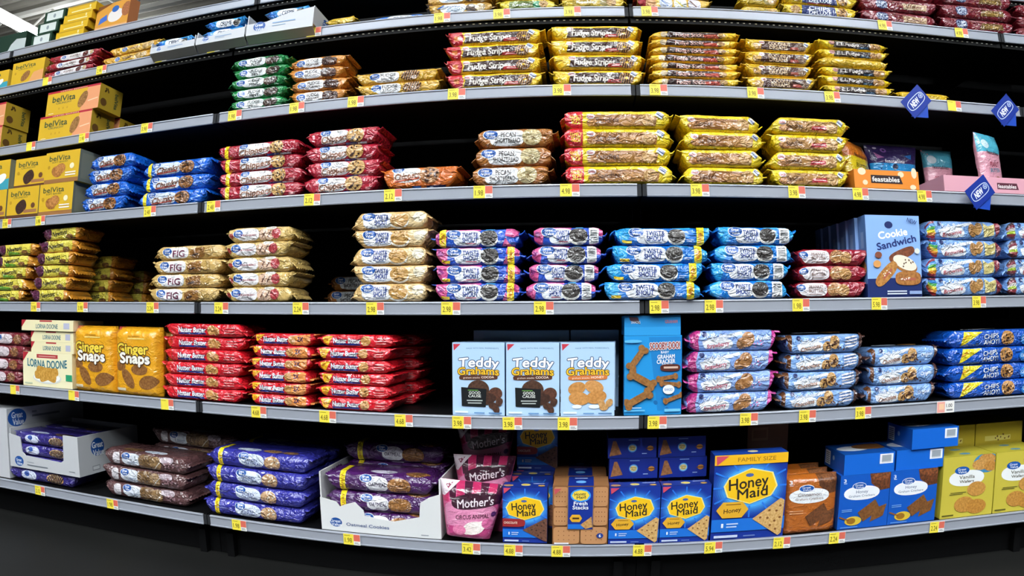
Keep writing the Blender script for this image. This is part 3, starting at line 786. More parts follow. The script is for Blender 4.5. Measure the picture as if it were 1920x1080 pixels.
def art_soft(kind):
    def f(part, w, h):
        A = Art(w, h)
        if kind in ('rainbow', 'rainbow_red'):
            cols = ('c7323a', 'e08a2c', 'e6d23c', '4aa04a', '2f7fc2', '7a2a3a') if kind == 'rainbow' else ('5a2028', '8a3038', 'a8c23c', 'd8d0c8', '7a2a3a', '3a1a20')
            for i, c in enumerate(cols): A.poly([(.0, i / 6), (.115 - .012 * (i % 2), i / 6), (.125 - .012 * ((i + 1) % 2), (i + 1) / 6), (0, (i + 1) / 6)], c)
            swirl(A, .32, 'b8414a', 'Brownie'); A.cookie(.62, .48, .26, .34, 'b98850', '94652f', .4); A.cookie(.70, .58, .26, .34, 'c99a5e', 'a2733c', -.4)
            A.poly([(.78, .15), (.92, .25), (.94, .85), (.84, .7), (.77, .9)], 'd3c27c'); A.text('NEW', .86, .52, .13, '6a5a2c', .012, .09); A.poly([(.95, 0), (1, 0), (1, 1), (.93, .9)], '8a2f3a')
        elif kind == 'funfetti':
            A.poly([(0, 0), (.11, 0), (.09, .5), (.13, 1.2), (0, 1.5)], 'b8327e'); A.poly([(.94, 0), (1, 0), (1, 1.4), (.96, 1.0)], 'c23a8e'); swirl(A, .30, 'c24a6a', 'Strawberry')
            A.cookie(.60, .36, .30, .28, 'b07a48', '8a5a2e', .5); A.cookie(.67, .56, .34, .36, 'b98450', '925f32', -.4); A.text('Funfetti', .86, .62, .20, 'f3f3fb', .03, .16, .1, .06, ('7fb2d8', .05)); A.bits(.8, .3, .6, .25, 9, .035, 'e06a9a', 7)
        else:
            A.poly([(0, 0), (.05, 0), (.06, 1.5), (0, 1.5)], '6a4022'); swirl(A, .28, 'a86a3c', 'Chocolate'); chips(A, .52, .36, .28, .28, 'c9a062', '4a2a18', 8, 3); chips(A, .62, .58, .30, .36, 'cfa668', '4a2a18', 10, 5); A.bits(.70, .25, .3, .15, 5, .06, '4a2618', 4)
            if kind == 'chip':
                for i in range(4): A.line(.76, .30 + .15 * i, .93, .40 + .15 * i, .07, 'e6dfe0')
            else: A.text('Original', .84, .58, .18, 'eef2fa', .02, .18, .2, .12)
            A.poly([(.95, 0), (1, 0), (1, 1.5), (.965, 1.2)], '4a2a20'); A.blob(.10, .45, 1.25, 2.1, 'c4d2ea'); chips(A, .62, 1.6, .6, .4, 'c09050', '4a2a18', 12, 9)
        part('printed_label', A)
    return f
def art_nutter(kind):
    def f(part, w, h):
        A = Art(w, h)
        if kind != 'fam': A.poly([(.03, .12), (.19, .9), (.02, .9)] if kind == 'small' else [(.05, .15), (.11, .12), (.18, .86), (.02, .86)], 'f2b31e'); A.text('N', .085, .6, .26, 'c96a1c', .03)
        x = {'fam': .36, 'small': .38, 'std': .38}[kind]; wd = {'fam': .36, 'small': .42, 'std': .38}[kind]
        A.rect(x - wd / 2, x + wd / 2, .16, .30, '1d2f7c'); A.text('Nutter Butter', x, .52, .38, 'f7f3f0', .03, wd, .05, 0, ('1d2f7c', .065))
        if kind == 'small': A.poly([(.64, .12), (.96, .02), (.96, .95), (.68, .80)], 'e8924a'); A.cookie(.66, .5, .36, .30, 'd39a58', 'b37a3c'); A.text('2X', .80, .55, .34, '3a2458', .04, .09)
        else:
            A.cookie(x + wd / 2 + .075, .52, .40, .36, 'd8a05c', 'b27a3e', .3, 2.4); A.cookie(x + wd / 2 + .135, .44, .36, .30, 'cc9350', 'a86f36', -.2) if kind == 'fam' else None
            for i, q in enumerate((.66, .46, .28)): A.rect(.80 - .01 * i, .92, q, q + .06, 'ee9a96')
        part('printed_label', A)
    return f
def art_ahoy_blue(part, w, h):
    A = Art(w, h); A.poly([(.10, .04), (.14, .95), (.33, .95)], 'f3dc28'); A.text('FAMILY', .165, .66, .16, 'c9481e', .012, .09, 0, .5); A.text('CHIPS', .40, .64, .26, 'eaf0fb', .012, .14, .1, .06, ('10305f', .05)); A.text('AHOY!', .40, .30, .28, 'eaf0fb', .012, .15, .1, .06, ('10305f', .05))
    chips(A, .56, .50, .50, .44, 'c08a4a', '3a2012', 14, 5); A.oval(.75, .4, .5, .34, '2d80cf', 16); A.text('ORIGINAL', .78, .42, .18, 'dfe9f8', .01, .16); A.rect(.12, .46, 1.12, 1.3, 'd8e2f4'); part('printed_label', A)
def art_ahoy_red(v2):
    def f(part, w, h):
        A = Art(w, h); A.oval(.26, .52, .5, .36, '1c2a5a', 16, 2.4); A.text('CHIPS', .26, .62, .22, 'c7d2ea', .02, .14, .1); A.text('AHOY!', .26, .36, .22, 'c7d2ea', .02, .14, .1)
        if v2: A.poly([(.52, .22), (.88, .3), (.86, .74), (.56, .7)], '7a5a26'); A.text('Chewy', .70, .5, .24, 'c2a04a', .012, .2)
        else: A.poly([(.55, .22), (.86, .2), (.88, .66), (.54, .7)], 'c2a27e'); A.text('Chewy', .70, .46, .26, '6a2420', .012, .22, .15)
        A.bits(.5, .5, 1.6, .4, 10, .05, 'b98a5c', 3); A.line(.4, .78, .62, .68, .05, 'a35a58'); part('printed_label', A)
    return f
def art_deluxe(part, w, h):
    A = Art(w, h); A.poly([(.22, .06), (.72, .06), (.70, .95), (.24, .95)], '25346f'); A.cookie(.14, .5, .4, .34, 'c79a52', '9a6a2c'); A.text('CHIPS', .48, .66, .30, 'e8ecf6', .03, .30, .1); A.text('DELUXE', .48, .32, .28, 'e8ecf6', .03, .32, .1); A.rect(.30, .62, .04, .12, 'b0383c')
    chips(A, .80, .5, .46, .40, 'c69a5c', '4a2a18', 12, 2); part('printed_label', A)
def art_gvgold(part, w, h):
    A = Art(w, h); A.blob(.18, .60, .06, .95, 'e8eef4', 2.5); A.text('Great Value', .36, .66, .16, '2a62ac', .012, .28); A.text('COCO', .40, .42, .2, '3c88c0', .012, .2); A.rect(.28, .5, .22, .26, '7c98b4'); A.line(.14, .5, .24, .8, .12, '2a5ca8')
    A.cookie(.68, .45, .45, .36, '55391f', '2f1d10'); A.cookie(.82, .5, .4, .36, 'dcd0b4', 'a5885c'); part('printed_label', A)
def art_keeb(c1, c2):
    def f(part, w, h):
        A = Art(w, h); A.poly([(.16, .1), (.84, .1), (.86, .8), (.18, .85)], c1); A.text('Keebler', .40, .5, .24, 'eef2ea', .016, .34, .1); A.oval(.70, .45, .4, .3, c2, 14); A.cookie(.80, .5, .36, .32, 'c9a25c', '8a6230'); part('printed_label', A)
    return f
def art_frosted(part, w, h):
    A = Art(w, h); A.poly([(0, 0), (.10, 0), (.12, .6), (.08, 1.6), (0, 1.6)], 'a8202a'); A.poly([(.10, 0), (.26, 0), (.24, 1), (.12, 1)], 'd29a62')
    for i, c in enumerate(('cfd6e4', 'e4e6d6', 'd8d3dc')): A.blob(.30 + .2 * i, .48 + .2 * i, .1, .9, c, 3); A.line(.33 + .2 * i, .75, .42 + .2 * i, .25, .1, ('3a5a9c', 'd8c23c', '7a5a4c')[i])
    part('printed_label', A)
def art_wafer(c1):
    def f(part, w, h):
        A = Art(w, h); A.blob(.22, .90, .08, .92, 'e4dcdc' if c1 else 'd8a93c', 3.4); gv(A, .30, .55, .8); A.text('WAFERS', .52, .52, .26, '8a6a62', .016, .22, .1)
        A.cookie(.74, .5, .5, .3, '6a2c26' if c1 else 'd6b070', '4a1c18' if c1 else 'b08a48', .2, 3); A.cookie(.86, .55, .3, .26, 'dcc39a', 'b79a6a', .2, 3); part('printed_label', A)
    return f
def art_gvred(part, w, h):
    A = Art(w, h); A.blob(.40, .72, .1, .9, 'd9c9cd', 2.6); gv(A, .44, .6, .8); A.cookie(.82, .5, .5, .36, 'a8744a', '7a4c2c'); part('printed_label', A)
def art_brown(part, w, h):
    A = Art(w, h); A.blob(.10, .19, .12, .88, 'cfc8cc', 3); A.blob(.22, .46, .12, .92, 'd6dae2', 2.4); gv(A, .27, .70, .7); A.rect(.31, .42, .36, .4, '7d8aa4'); A.rect(.31, .40, .28, .31, '7d8aa4')
    A.cookie(.53, .55, .62, .40, '8a6a42', '5a4028', 0, 3); A.cookie(.65, .48, .42, .42, 'a5845a', '7a5c38'); A.line(.44, .10, .62, .12, .05, 'd8cec2'); A.line(.62, .12, .72, .7, .05, 'd8cec2'); A.blob(.70, .86, .55, .95, 'b9a8b0', 2.4); A.bits(.84, .4, .8, .3, 14, .09, '8d6a70', 4); part('printed_label', A)
    A = Art(w, h); A.blob(.45, .72, 1.15, 1.8, 'ccd3e0', 2.2); A.cookie(.30, 1.5, .8, .35, '8a6a42', '5a4028'); part('top_print', A)
def art_bluepurple(part, w, h):
    A = Art(w, h); A.blob(.32, .58, .10, .92, 'd3dcec', 2.3); gv(A, .37, .74, .7); A.text('ICED', .45, .52, .16, '3a4a8c', .012, .12); A.text('OATMEAL', .46, .34, .14, '3a4a8c', .012, .17)
    A.cookie(.66, .46, .52, .40, 'd3ae86', 'a87c50'); A.bits(.66, .5, .5, .34, 7, .07, 'ecdcc8', 3); A.rect(.12, .24, .5, .54, '8d90d0'); part('printed_label', A)
    A = Art(w, h); A.blob(.26, .50, 1.15, 1.95, 'c9d6ea', 2.2); A.cookie(.62, 1.55, .6, .36, 'b48a5c', '86603a'); A.cookie(.80, 1.5, .5, .34, 'a87e52', '7a5634'); part('top_print', A)
    band(part, w, h, .12, .10, .145, 'FAMILY', 2.6)
def art_oatmeal(part, w, h):
    A = Art(w, h); A.blob(.38, .60, .08, .88, 'ece9ee', 2.3); gv(A, .38, .76, .66); A.text('OATMEAL', .49, .46, .18, '4a3a5a', .014, .17)
    A.cookie(.70, .45, .58, .38, 'b07a42', '86562a', 0, 2.3); part('printed_label', A)
    A = Art(w, h); A.blob(.40, .66, 1.1, 1.7, 'd6cfe0', 2.2); A.cookie(.86, 1.3, .6, .34, '9a6a3c', '6e4626'); part('top_print', A)
    band(part, w, h, .12, .12, .175, 'FAMILY', 2.4)
def art_fudgepurple(part, w, h):
    A = Art(w, h); A.blob(.18, .42, .15, .85, 'd3d8ec', 2.4); A.oval(.27, .6, .3, .2, '3c5cb0', 14); stripes(A, .72, .5, .9, .38, 9, '2c1e2a', 'd0b078'); part('printed_label', A)
    A = Art(w, h); A.blob(.20, .5, 1.2, 1.9, 'b9c2dc', 2.4); stripes(A, .75, 1.7, 1.0, .5, 9, '2c1e2a', 'c0a068'); part('top_print', A)
def art_plain(part, w, h):
    A = Art(w, h); A.rect(.25, .78, .35, .55, 'd8b23a'); part('printed_label', A)
def art_flat(part, w, h):
    A = Art(w, h); A.blob(.25, .75, .1, .95, 'e4e8f0', 2.6); A.poly([(.0, .1), (.25, .3), (.1, .9), (0, .9)], '2c7ad8'); A.text('CREME', .52, .5, .4, '39405a', .02, .3); oreo(A, .82, .4, .4); part('printed_label', A)

def twist_colors(i): return None
PK = {}                                                   # kind -> (film colour, artwork, depth, end colour, left end colour, cross-section)
def pk(kind, color, art, d=.12, end=None, lend=None, n=4.6): PK[kind] = (color, art, d, end, lend, n)
pk('mint', '0f7a3a', art_mint, .13); pk('fudge_orange', 'c8802a', art_fudge_orange, .13); pk('fudge_gold', 'cf9f2c', art_fudge_gold, .12)
pk('fstripe_red', 'f2c31c', art_fstripe(True), .14, None, 'c0202c'); pk('fstripe', 'f2c31c', art_fstripe(False), .14); pk('fsticks', 'eebc1c', art_fsticks, .15, n=3.6)
pk('coconut', 'e8b820', art_coconut, .14); pk('elfudge', 'ecc81e', art_elfudge, .14, n=3.4); pk('keeb_plain', 'd8b020', art_plain, .14, n=3.2)
pk('chunky', '0f5fc8', art_chunky(False), .15); pk('chunky_fam', '0f62d0', art_chunky(True), .15)
pk('chippers_fam', 'a5182c', art_chippers('b02a30', True), .15); pk('chippers', 'b01c32', art_chippers('b02a30', False), .15); pk('chippers_orange', 'd2691c', art_chip_orange, .15)
pk('pecan', 'a8682a', art_pecan, .15); pk('sandies_fam', 'f0cf1c', art_sandies(True, False), .15, None, 'd3222f'); pk('sandies', 'efcf1e', art_sandies(False, False), .15); pk('sandies_red', 'e8c81e', art_sandies(False, True), .15)
pk('newton_green', 'd28f2c', art_newton(True), .13, None, '4a1e36'); pk('newton', 'd28a26', art_newton(False), .13, None, '4a1e36'); pk('fig', 'cfab66', art_fig, .14); pk('strawberry', 'cfae66', art_straw, .14)
pk('golden', 'e0b878', art_golden, .13); pk('pink_fam', '1d50c4', art_twist(True, True, False), .14); pk('pink_fam_left', '2058c8', art_twist(True, True, True), .14); pk('pink', '2a56c8', art_twist(True, False, False), .13)
pk('blue_fam', '0a74d2', art_twist(False, True, False), .15); pk('blue', '0f7cda', art_twist(False, False, False), .13); pk('peanut', '9a1226', art_peanut, .13)
pk('rainbow', '7aa4de', art_soft('rainbow'), .12); pk('rainbow_red', '7aa4de', art_soft('rainbow_red'), .12); pk('funfetti', '86a6e2', art_soft('funfetti'), .13, 'c23a8e', 'b8327e'); pk('softchip', '7ea6de', art_soft('chip'), .13, '4a2a20', '7a4a24'); pk('softchip2', '7ea6de', art_soft('orig'), .13, '3a241e', '4a2a20')
pk('nutter_fam', 'd81828', art_nutter('fam'), .16); pk('nutter_small', 'd61a28', art_nutter('small'), .16, 'e8924a'); pk('nutter', 'd81626', art_nutter('std'), .16)
pk('ahoy_blue', '0d54bc', art_ahoy_blue, .16); pk('ahoy_red', '741522', art_ahoy_red(False), .15); pk('ahoy_red2', '741522', art_ahoy_red(True), .15); pk('chips_deluxe', 'e2be24', art_deluxe, .14)
pk('gv_gold', 'bf9238', art_gvgold, .14); pk('keeb_green', 'd8c024', art_keeb('6a7a34', '2f8a5a'), .14); pk('keeb_yellow', 'd8b428', art_keeb('b89a2c', '8a7a3a'), .14); pk('keeb_frosted', 'd8ae3a', art_frosted, .14, None, 'a8202a')
pk('wafer_red', 'a31c2a', art_wafer(True), .10); pk('wafer_gold', 'd69c24', art_wafer(False), .10); pk('gv_cookie_flat', '2a6fd0', art_flat, .15); pk('gv_red', '7a2630', art_gvred, .16)
pk('brown', '5f3f3f', art_brown, .16, n=3.0); pk('bluepurple', '34349a', art_bluepurple, .17, n=3.2); pk('oat', '4a1a5c', art_oatmeal, .15, n=3.0); pk('fudge_purple', '33287a', art_fudgepurple, .15, n=3.0)
pk('blue_small', '1d86cc', art_flat, .10)

# ------------------------------------------------------------------ stacks of packets on the shelves
ORD = {1: ['the only one'], 2: ['upper', 'lower'], 3: ['topmost', 'middle', 'bottom'], 4: ['topmost', 'second from top', 'third from top', 'bottom'],
       5: ['topmost', 'second from top', 'middle', 'fourth from top', 'bottom'], 6: ['topmost', 'second from top', 'third from top', 'fourth from top', 'fifth from top', 'bottom'],
       7: ['topmost', 'second from top', 'third from top', 'middle', 'third from bottom', 'second from bottom', 'bottom']}
VAR = {}
def packet_of(kind, w, h, variant):
    key = (kind, round(w, 3), round(h, 3), variant)
    if key not in VAR:
        color, art, d, end, lend, n = PK[kind]
        VAR[key] = packet('cookie_packet', w, h, d, color, art, seed=len(VAR) * 3 + 11, endcol=end, lfin=lend, n=n)
    return VAR[key]

def stack(kind, lv, xb, xt, w, h, n, y, look, where, group=None, var=2, z0=0, swap=None, yaw=0, jit=.004):
    """n packets one on another; look and where describe them"""
    rd = random.Random(int(abs(xb) * 1e4) + n)
    for i in range(n):
        f = i / max(n - 1, 1)
        k = swap.get(i, kind) if swap else kind
        p = packet_of(k, w, h * 1.0, i % var if n > 2 else 0)
        x = xb + (xt - xb) * f + (rd.uniform(-jit, jit) if i else 0)
        o = ORD[n][n - 1 - i]
        lab = (look + ' ' + where) if n == 1 else '%s, %s %s' % (look, o, where)
        place(p, (x, y + rd.uniform(0, .006), deck_z(lv) + z0 + i * (h + .0003)), (0, 0, yaw + rd.uniform(-.03, .03)), lab, 'cookie packet', group or look + 's')

S = stack
# second level from the top
S('wafer_red', 'A', -1.9691, -1.9424, .27, .0275, 3, .108, 'red and white wafer packet', 'of three beside the yellow biscuit box')
S('wafer_gold', 'A', -1.675, -1.650, .245, .033, 2, .108, 'golden yellow wafer packet', 'of two left of the white tray')
S('gv_cookie_flat', 'A', -.669, -.669, .18, .0225, 1, .125, 'flat blue and white packet', 'lying alone right of the white tray')
S('gv_gold', 'A', -.483, -.486, .205, .0369, 3, .108, 'golden packet with white oval panel', 'of three at the top edge')
S('keeb_green', 'A', -.289, -.288, .178, .0372, 2, .108, 'yellow packet with green picture', 'of two beside the golden packets')
S('keeb_yellow', 'A', -.1003, -.0973, .198, .040, 2, .108, 'plain yellow cookie packet', 'of two left of the bay joint')
S('keeb_frosted', 'A', .134, .138, .232, .0374, 2, .108, 'yellow packet with frosted cookies and red end', 'of two', 'frosted cookie packets')
S('keeb_yellow', 'A', .405, .41, .15, .044, 2, .15, 'shadowed yellow cookie packet', 'of two left of the chip cookie stack', 'shadowed yellow packets')
S('chips_deluxe', 'A', .5896, .598, .255, .0404, 3, .106, 'yellow packet with dark blue panel', 'of three on the upper right shelf')
S('ahoy_red', 'A', .858, .870, .28, .0418, 3, .106, 'dark red chewy cookie packet, tan label', 'in the left stack')
S('ahoy_red2', 'A', 1.146, 1.156, .28, .0439, 3, .106, 'dark red chewy packet with brown label', 'in the middle stack')
S('ahoy_red', 'A', 1.4448, 1.4627, .28, .0418, 3, .126, 'dark red chewy cookie packet', 'in the stack cut by the right edge', 'dark red packets at the right edge')
# third level
S('mint', 'B', -1.0814, -1.0884, .205, .0342, 5, .056, 'green fudge mint packet', 'of the stack of five')
S('fudge_orange', 'B', -.882, -.892, .19, .0356, 4, .056, 'orange fudge cookie packet', 'of four beside the green stack')
S('fudge_gold', 'B', -.642, -.649, .252, .0356, 2, .056, 'golden striped fudge packet', 'of the pair beside the orange stack')
S('fstripe_red', 'B', -.3738, -.3798, .272, .0435, 4, .051, 'red-ended yellow fudge stripe packet', 'of four')
S('fstripe', 'B', -.0992, -.1009, .258, .0448, 4, .051, 'all-yellow fudge stripe packet', 'of four left of the bay joint')
S('fsticks', 'B', .168, .1714, .258, .0231, 7, .051, 'thin yellow fudge stick packet', 'of the stack of seven')
S('coconut', 'B', .4127, .4189, .215, .0377, 4, .054, 'yellow packet with brown coconut panel', 'of four')
S('elfudge', 'B', .653, .6507, .235, .0276, 6, .056, 'yellow packet with black fudge panel', 'of six', None, 2, 0, {3: 'keeb_plain'})
S('keeb_plain', 'B', .880, .880, .195, .030, 1, .075, 'plain side of a yellow packet', 'lying alone behind the blue tag')
# fourth level
S('chunky', 'C', -1.63, -1.60, .21, .0457, 4, .016, 'blue chunky cookie packet', 'in the left stack beside the biscuit boxes', None, 2, 0, None, 0)
S('chunky_fam', 'C', -1.348, -1.335, .27, .0458, 3, .018, 'blue chunky cookie packet with yellow band', 'of three', None, 2)
S('chippers_fam', 'C', -1.0298, -1.048, .285, .0406, 4, .016, 'red chip cookie packet with yellow band', 'of four', None, 2)
S('chippers', 'C', -.7805, -.7781, .224, .044, 4, .012, 'red chip cookie packet without band', 'of four')
S('chippers_orange', 'C', -.5611, -.5608, .215, .058, 1, .014, 'single orange chip cookie packet', 'beside the red stack')
S('pecan', 'C', -.3277, -.3142, .21, .0497, 3, .01, 'brown pecan shortbread packet', 'of three')
S('sandies_fam', 'C', -.0545, -.0528, .29, .0481, 4, .006, 'yellow shortbread packet with red end', 'of four')
S('sandies', 'C', .2173, .2178, .232, .0465, 4, .008, 'yellow shortbread packet', 'of four right of the red-ended stack')
S('sandies_red', 'C', .4581, .4670, .236, .047, 4, .010, 'yellow shortbread packet with red ribbon', 'of four beside the orange tray')
# fifth level
S('newton_green', 'D', -2.105, -2.045, .22, .0395, 5, .016, 'yellow fruit bar packet with green stripe', 'of the leftmost stack')
S('newton', 'D', -1.868, -1.824, .20, .0405, 6, .016, 'yellow and orange fruit bar packet', 'of the stack of six')
S('newton', 'D', -1.80, -1.79, .20, .0405, 4, .18, 'shadowed orange fruit bar packet', 'in the second row behind the six', 'fruit bar packets in the second row')
S('newton', 'D', -1.76, -1.75, .20, .0405, 3, .33, 'dark fruit bar packet', 'in the rearmost row behind the six', 'fruit bar packets in the rearmost row')
S('fig', 'D', -1.2836, -1.2709, .27, .0408, 4, .016, 'gold fig bar packet', 'of four beside the strawberry stack')
S('strawberry', 'D', -1.022, -1.026, .228, .0412, 5, .016, 'gold strawberry bar packet', 'of the stack of five')
S('pecan', 'D', -.84, -.83, .22, .045, 2, .34, 'dark brown packet', 'deep in the gap beside the golden stack', 'dark packets in the gap')
S('golden', 'D', -.6343, -.6331, .215, .0456, 5, .002, 'golden sandwich cookie packet', 'of the stack of five')
S('pink_fam', 'D', -.4094, -.4069, .23, .0443, 4, .006, 'pink and blue sandwich cookie family packet', 'of four', None, 2, 0, {3: 'pink_fam_left'})
S('pink', 'D', -.2039, -.1854, .19, .0447, 4, .006, 'pink and blue sandwich packet with barcode', 'of four', None, 2, 0, {3: 'pink'})
S('blue_fam', 'D', .019, .0468, .256, .0435, 4, -.012, 'blue sandwich cookie family packet with yellow band', 'of four')
S('blue', 'D', .2664, .290, .225, .0444, 4, -.002, 'blue sandwich cookie packet with barcode', 'of four')
S('peanut', 'D', .4994, .506, .220, .0416, 3, .008, 'dark red peanut butter cookie packet', 'of three')
S('rainbow', 'D', .9227, .9302, .272, .0516, 4, .008, 'light blue packet with rainbow end', 'of four')
S('rainbow_red', 'D', 1.2074, 1.2143, .28, .0519, 4, .008, 'light blue packet with dark red end', 'of the rightmost stack')
# second level from the bottom
S('gv_red', 'E', -2.148, -2.112, .29, .0437, 4, .016, 'dark red cookie packet', 'in the stack at the left edge')
S('nutter_fam', 'E', -1.2167, -1.2069, .294, .0365, 6, .012, 'red peanut cookie packet without triangle', 'of six in the left stack')
S('nutter_small', 'E', -.9584, -.9456, .204, .0328, 6, .012, 'red packet with orange right end', 'of six in the middle stack')
S('nutter', 'E', -.7326, -.7312, .222, .0328, 6, .008, 'red packet with yellow triangle', 'of six in the right stack')
S('nutter', 'E', -.705, -.700, .222, .0328, 6, .185, 'shadowed red packet', 'of the second row behind the red stack', 'shadowed red packets in the second row')
S('funfetti', 'E', .22, .2241, .246, .0511, 4, .004, 'light blue packet with magenta ends', 'of four')
S('softchip', 'E', .466, .4792, .236, .047, 4, .006, 'light blue chocolate chip packet', 'of four beside the magenta-ended stack')
S('softchip2', 'E', .7111, .7251, .23, .0496, 3, .008, 'light blue original chip packet', 'of the stack of three')
S('ahoy_blue', 'E', 1.052, 1.045, .385, .0465, 4, .006, 'dark blue chip cookie family packet', 'of four at right')
# bottom level
S('brown', 'F', -1.465, -1.462, .35, .0516, 3, .022, 'clear brown-tinted cookie packet', 'in the front row')
S('brown', 'F', -1.39, -1.38, .35, .0516, 4, .20, 'clear brown-tinted packet', 'in the second row', 'brown packets in the second row')
S('bluepurple', 'F', -1.062, -1.045, .345, .0499, 4, .014, 'violet iced oatmeal packet with yellow band', 'in the front row')
S('bluepurple', 'F', -1.035, -1.03, .345, .0499, 4, .20, 'shadowed violet oatmeal packet', 'in the second row', 'violet packets in the second row')

# ------------------------------------------------------------------ boxes and bags
FONTB = .02
def base_ribbon(A, c, y0, y1): A.rect(0, 1, y0, y1, c)
def f_belvita(kind):
    def f(A):
        A.rect(0, 1, 0, 1, 'd6ac2a')
        a = A.a
        if kind == 'pair':
            A.rect(0, 1, .92, 1, 'b3273a'); A.text('LIMITED EDITION', .5, .96, .04, 'f0d8c0', .01, .5); A.poly([(.66, .0), (1, 0), (1, .92), (.78, .92)], 'e39a6c')
            A.text('belVita', .33, .66, .24, '2a4a38', .02, .44); A.text('CRUNCHY', .34, .47, .08, '3a5a46', .012, .30); A.cookie(.70, .46, .20, .36, 'a97a45', '7d5429', -.55); A.line(.80, .35, .98, .42, .04, 'f0c9a4')
            A.oval(.26, .24, .05, .05, 'c69a2a', 10); A.oval(.34, .24, .05, .05, 'c69a2a', 10); A.oval(.42, .24, .05, .05, 'c69a2a', 10); A.rect(.06, .16, .06, .09, 'f2e2b4')
        else:
            A.text('belVita', .42, .80, .16, '2c4a34', .02, .62); A.text({'soft': 'SOFT BAKED'}.get(kind, 'CRUNCHY'), .43, .67, .055, '4d5a34', .01, .46)
            if kind == 'soft':
                A.rect(0, 1, 0, .13, '9a6a3c'); A.cookie(.36, .36, .24, .17, 'b8793c', '8a5526', -.3); A.cookie(.46, .44, .24, .17, 'c98a4c', 'a0682f', .2); A.oval(.80, .50, .10, .09, 'f0e2b8', 14); A.rect(.62, .92, .28, .32, 'f2e8d4'); A.rect(.62, .92, .20, .24, 'f2e8d4')
            elif kind == 'choco':
                A.rect(0, 1, 0, .11, '5c3a26'); A.cookie(.46, .36, .27, .20, '4a3228', '33211a', .5, 2.6); A.rect(.56, .96, .16, .26, 'a4714a'); A.oval(.84, .38, .10, .09, '6a432b', 12)
            elif kind == 'coco':
                A.poly([(.4, 0), (1, 0), (1, .36), (.5, .30)], '3f9cae'); A.cookie(.2, .4, .22, .17, 'c08c50', '94652f'); A.oval(.72, .36, .30, .15, 'efeee6', 18, rot=.4)
            else:
                A.poly([(.55, 0), (1, 0), (1, .5), (.70, .45)], 'e0a064'); A.cookie(.45, .34, .30, .17, 'a87642', '7c5228', .6)
            A.oval(.12, .52, .06, .06, 'b98f22', 10)
    return f
def s_belvita(A):
    A.rect(0, 1, 0, 1, 'b9982e'); A.oval(.2, .3, .2, .16, '6a4a24', 12); A.bits(.25, .78, .3, .14, 5, .06, '4a3418', 3); A.text('belVita', .74, .5, .22, '2c4a34', .02, .62 / A.a, rot=-1.5708)
def bx(proto, x, lv, y, z, label, cat, group, yaw=0, rot=None):
    return place(proto, (x, y, deck_z(lv) + z), rot or (0, 0, yaw), label, cat, group)
BB = 'breakfast biscuit boxes'
bv_pair = carton('biscuit_box', .262, .0895, .13, 'dcb428', f_belvita('pair'), None, [(1, s_belvita)])
bx(bv_pair, -1.893, 'B', .06, 0, 'yellow and peach breakfast biscuit box, lower of the pair beside the dark gap', 'biscuit box', BB, .0)
bx(bv_pair, -1.868, 'B', .06, .0898, 'yellow and peach breakfast biscuit box, upper of the pair beside the dark gap', 'biscuit box', BB, .0)
bx(bv_pair, -1.875, 'B', .20, 0, 'yellow biscuit box low behind the pair, only its side seen', 'biscuit box', BB)
bx(bv_pair, -2.365, 'B', .06, 0, 'shadowed biscuit box, lower one at the left edge', 'biscuit box', BB)
bx(bv_pair, -2.36, 'B', .06, .0898, 'shadowed biscuit box, upper one at the left edge', 'biscuit box', BB)
bv_up = carton('biscuit_box', .18, .0934, .12, 'dcb428', f_belvita('crunch'), None, [(1, s_belvita)])
bx(bv_up, -2.19, 'A', .11, 0, 'yellow biscuit box left of the red wafer packets', 'biscuit box', BB)
bv_up2 = carton('biscuit_box', .17, .076, .12, 'cfae3c', f_belvita('coco'), None)
bx(bv_up2, -2.385, 'A', .11, 0, 'pale yellow biscuit box at the upper left edge', 'biscuit box', BB)
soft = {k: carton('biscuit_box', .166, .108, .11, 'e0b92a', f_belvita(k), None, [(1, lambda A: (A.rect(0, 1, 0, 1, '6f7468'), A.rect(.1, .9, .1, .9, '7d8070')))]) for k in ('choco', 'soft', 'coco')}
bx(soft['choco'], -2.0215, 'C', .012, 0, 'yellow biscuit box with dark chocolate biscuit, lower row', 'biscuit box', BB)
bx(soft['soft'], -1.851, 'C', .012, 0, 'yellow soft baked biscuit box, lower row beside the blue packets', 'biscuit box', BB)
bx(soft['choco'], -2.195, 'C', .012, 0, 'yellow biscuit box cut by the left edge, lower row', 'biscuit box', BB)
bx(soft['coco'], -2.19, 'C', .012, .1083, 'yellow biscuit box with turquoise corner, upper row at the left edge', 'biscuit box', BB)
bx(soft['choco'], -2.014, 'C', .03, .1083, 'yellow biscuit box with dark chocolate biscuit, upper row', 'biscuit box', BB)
bx(soft['soft'], -1.834, 'C', .012, .1083, 'yellow soft baked biscuit box, upper row beside the blue packets', 'biscuit box', BB)

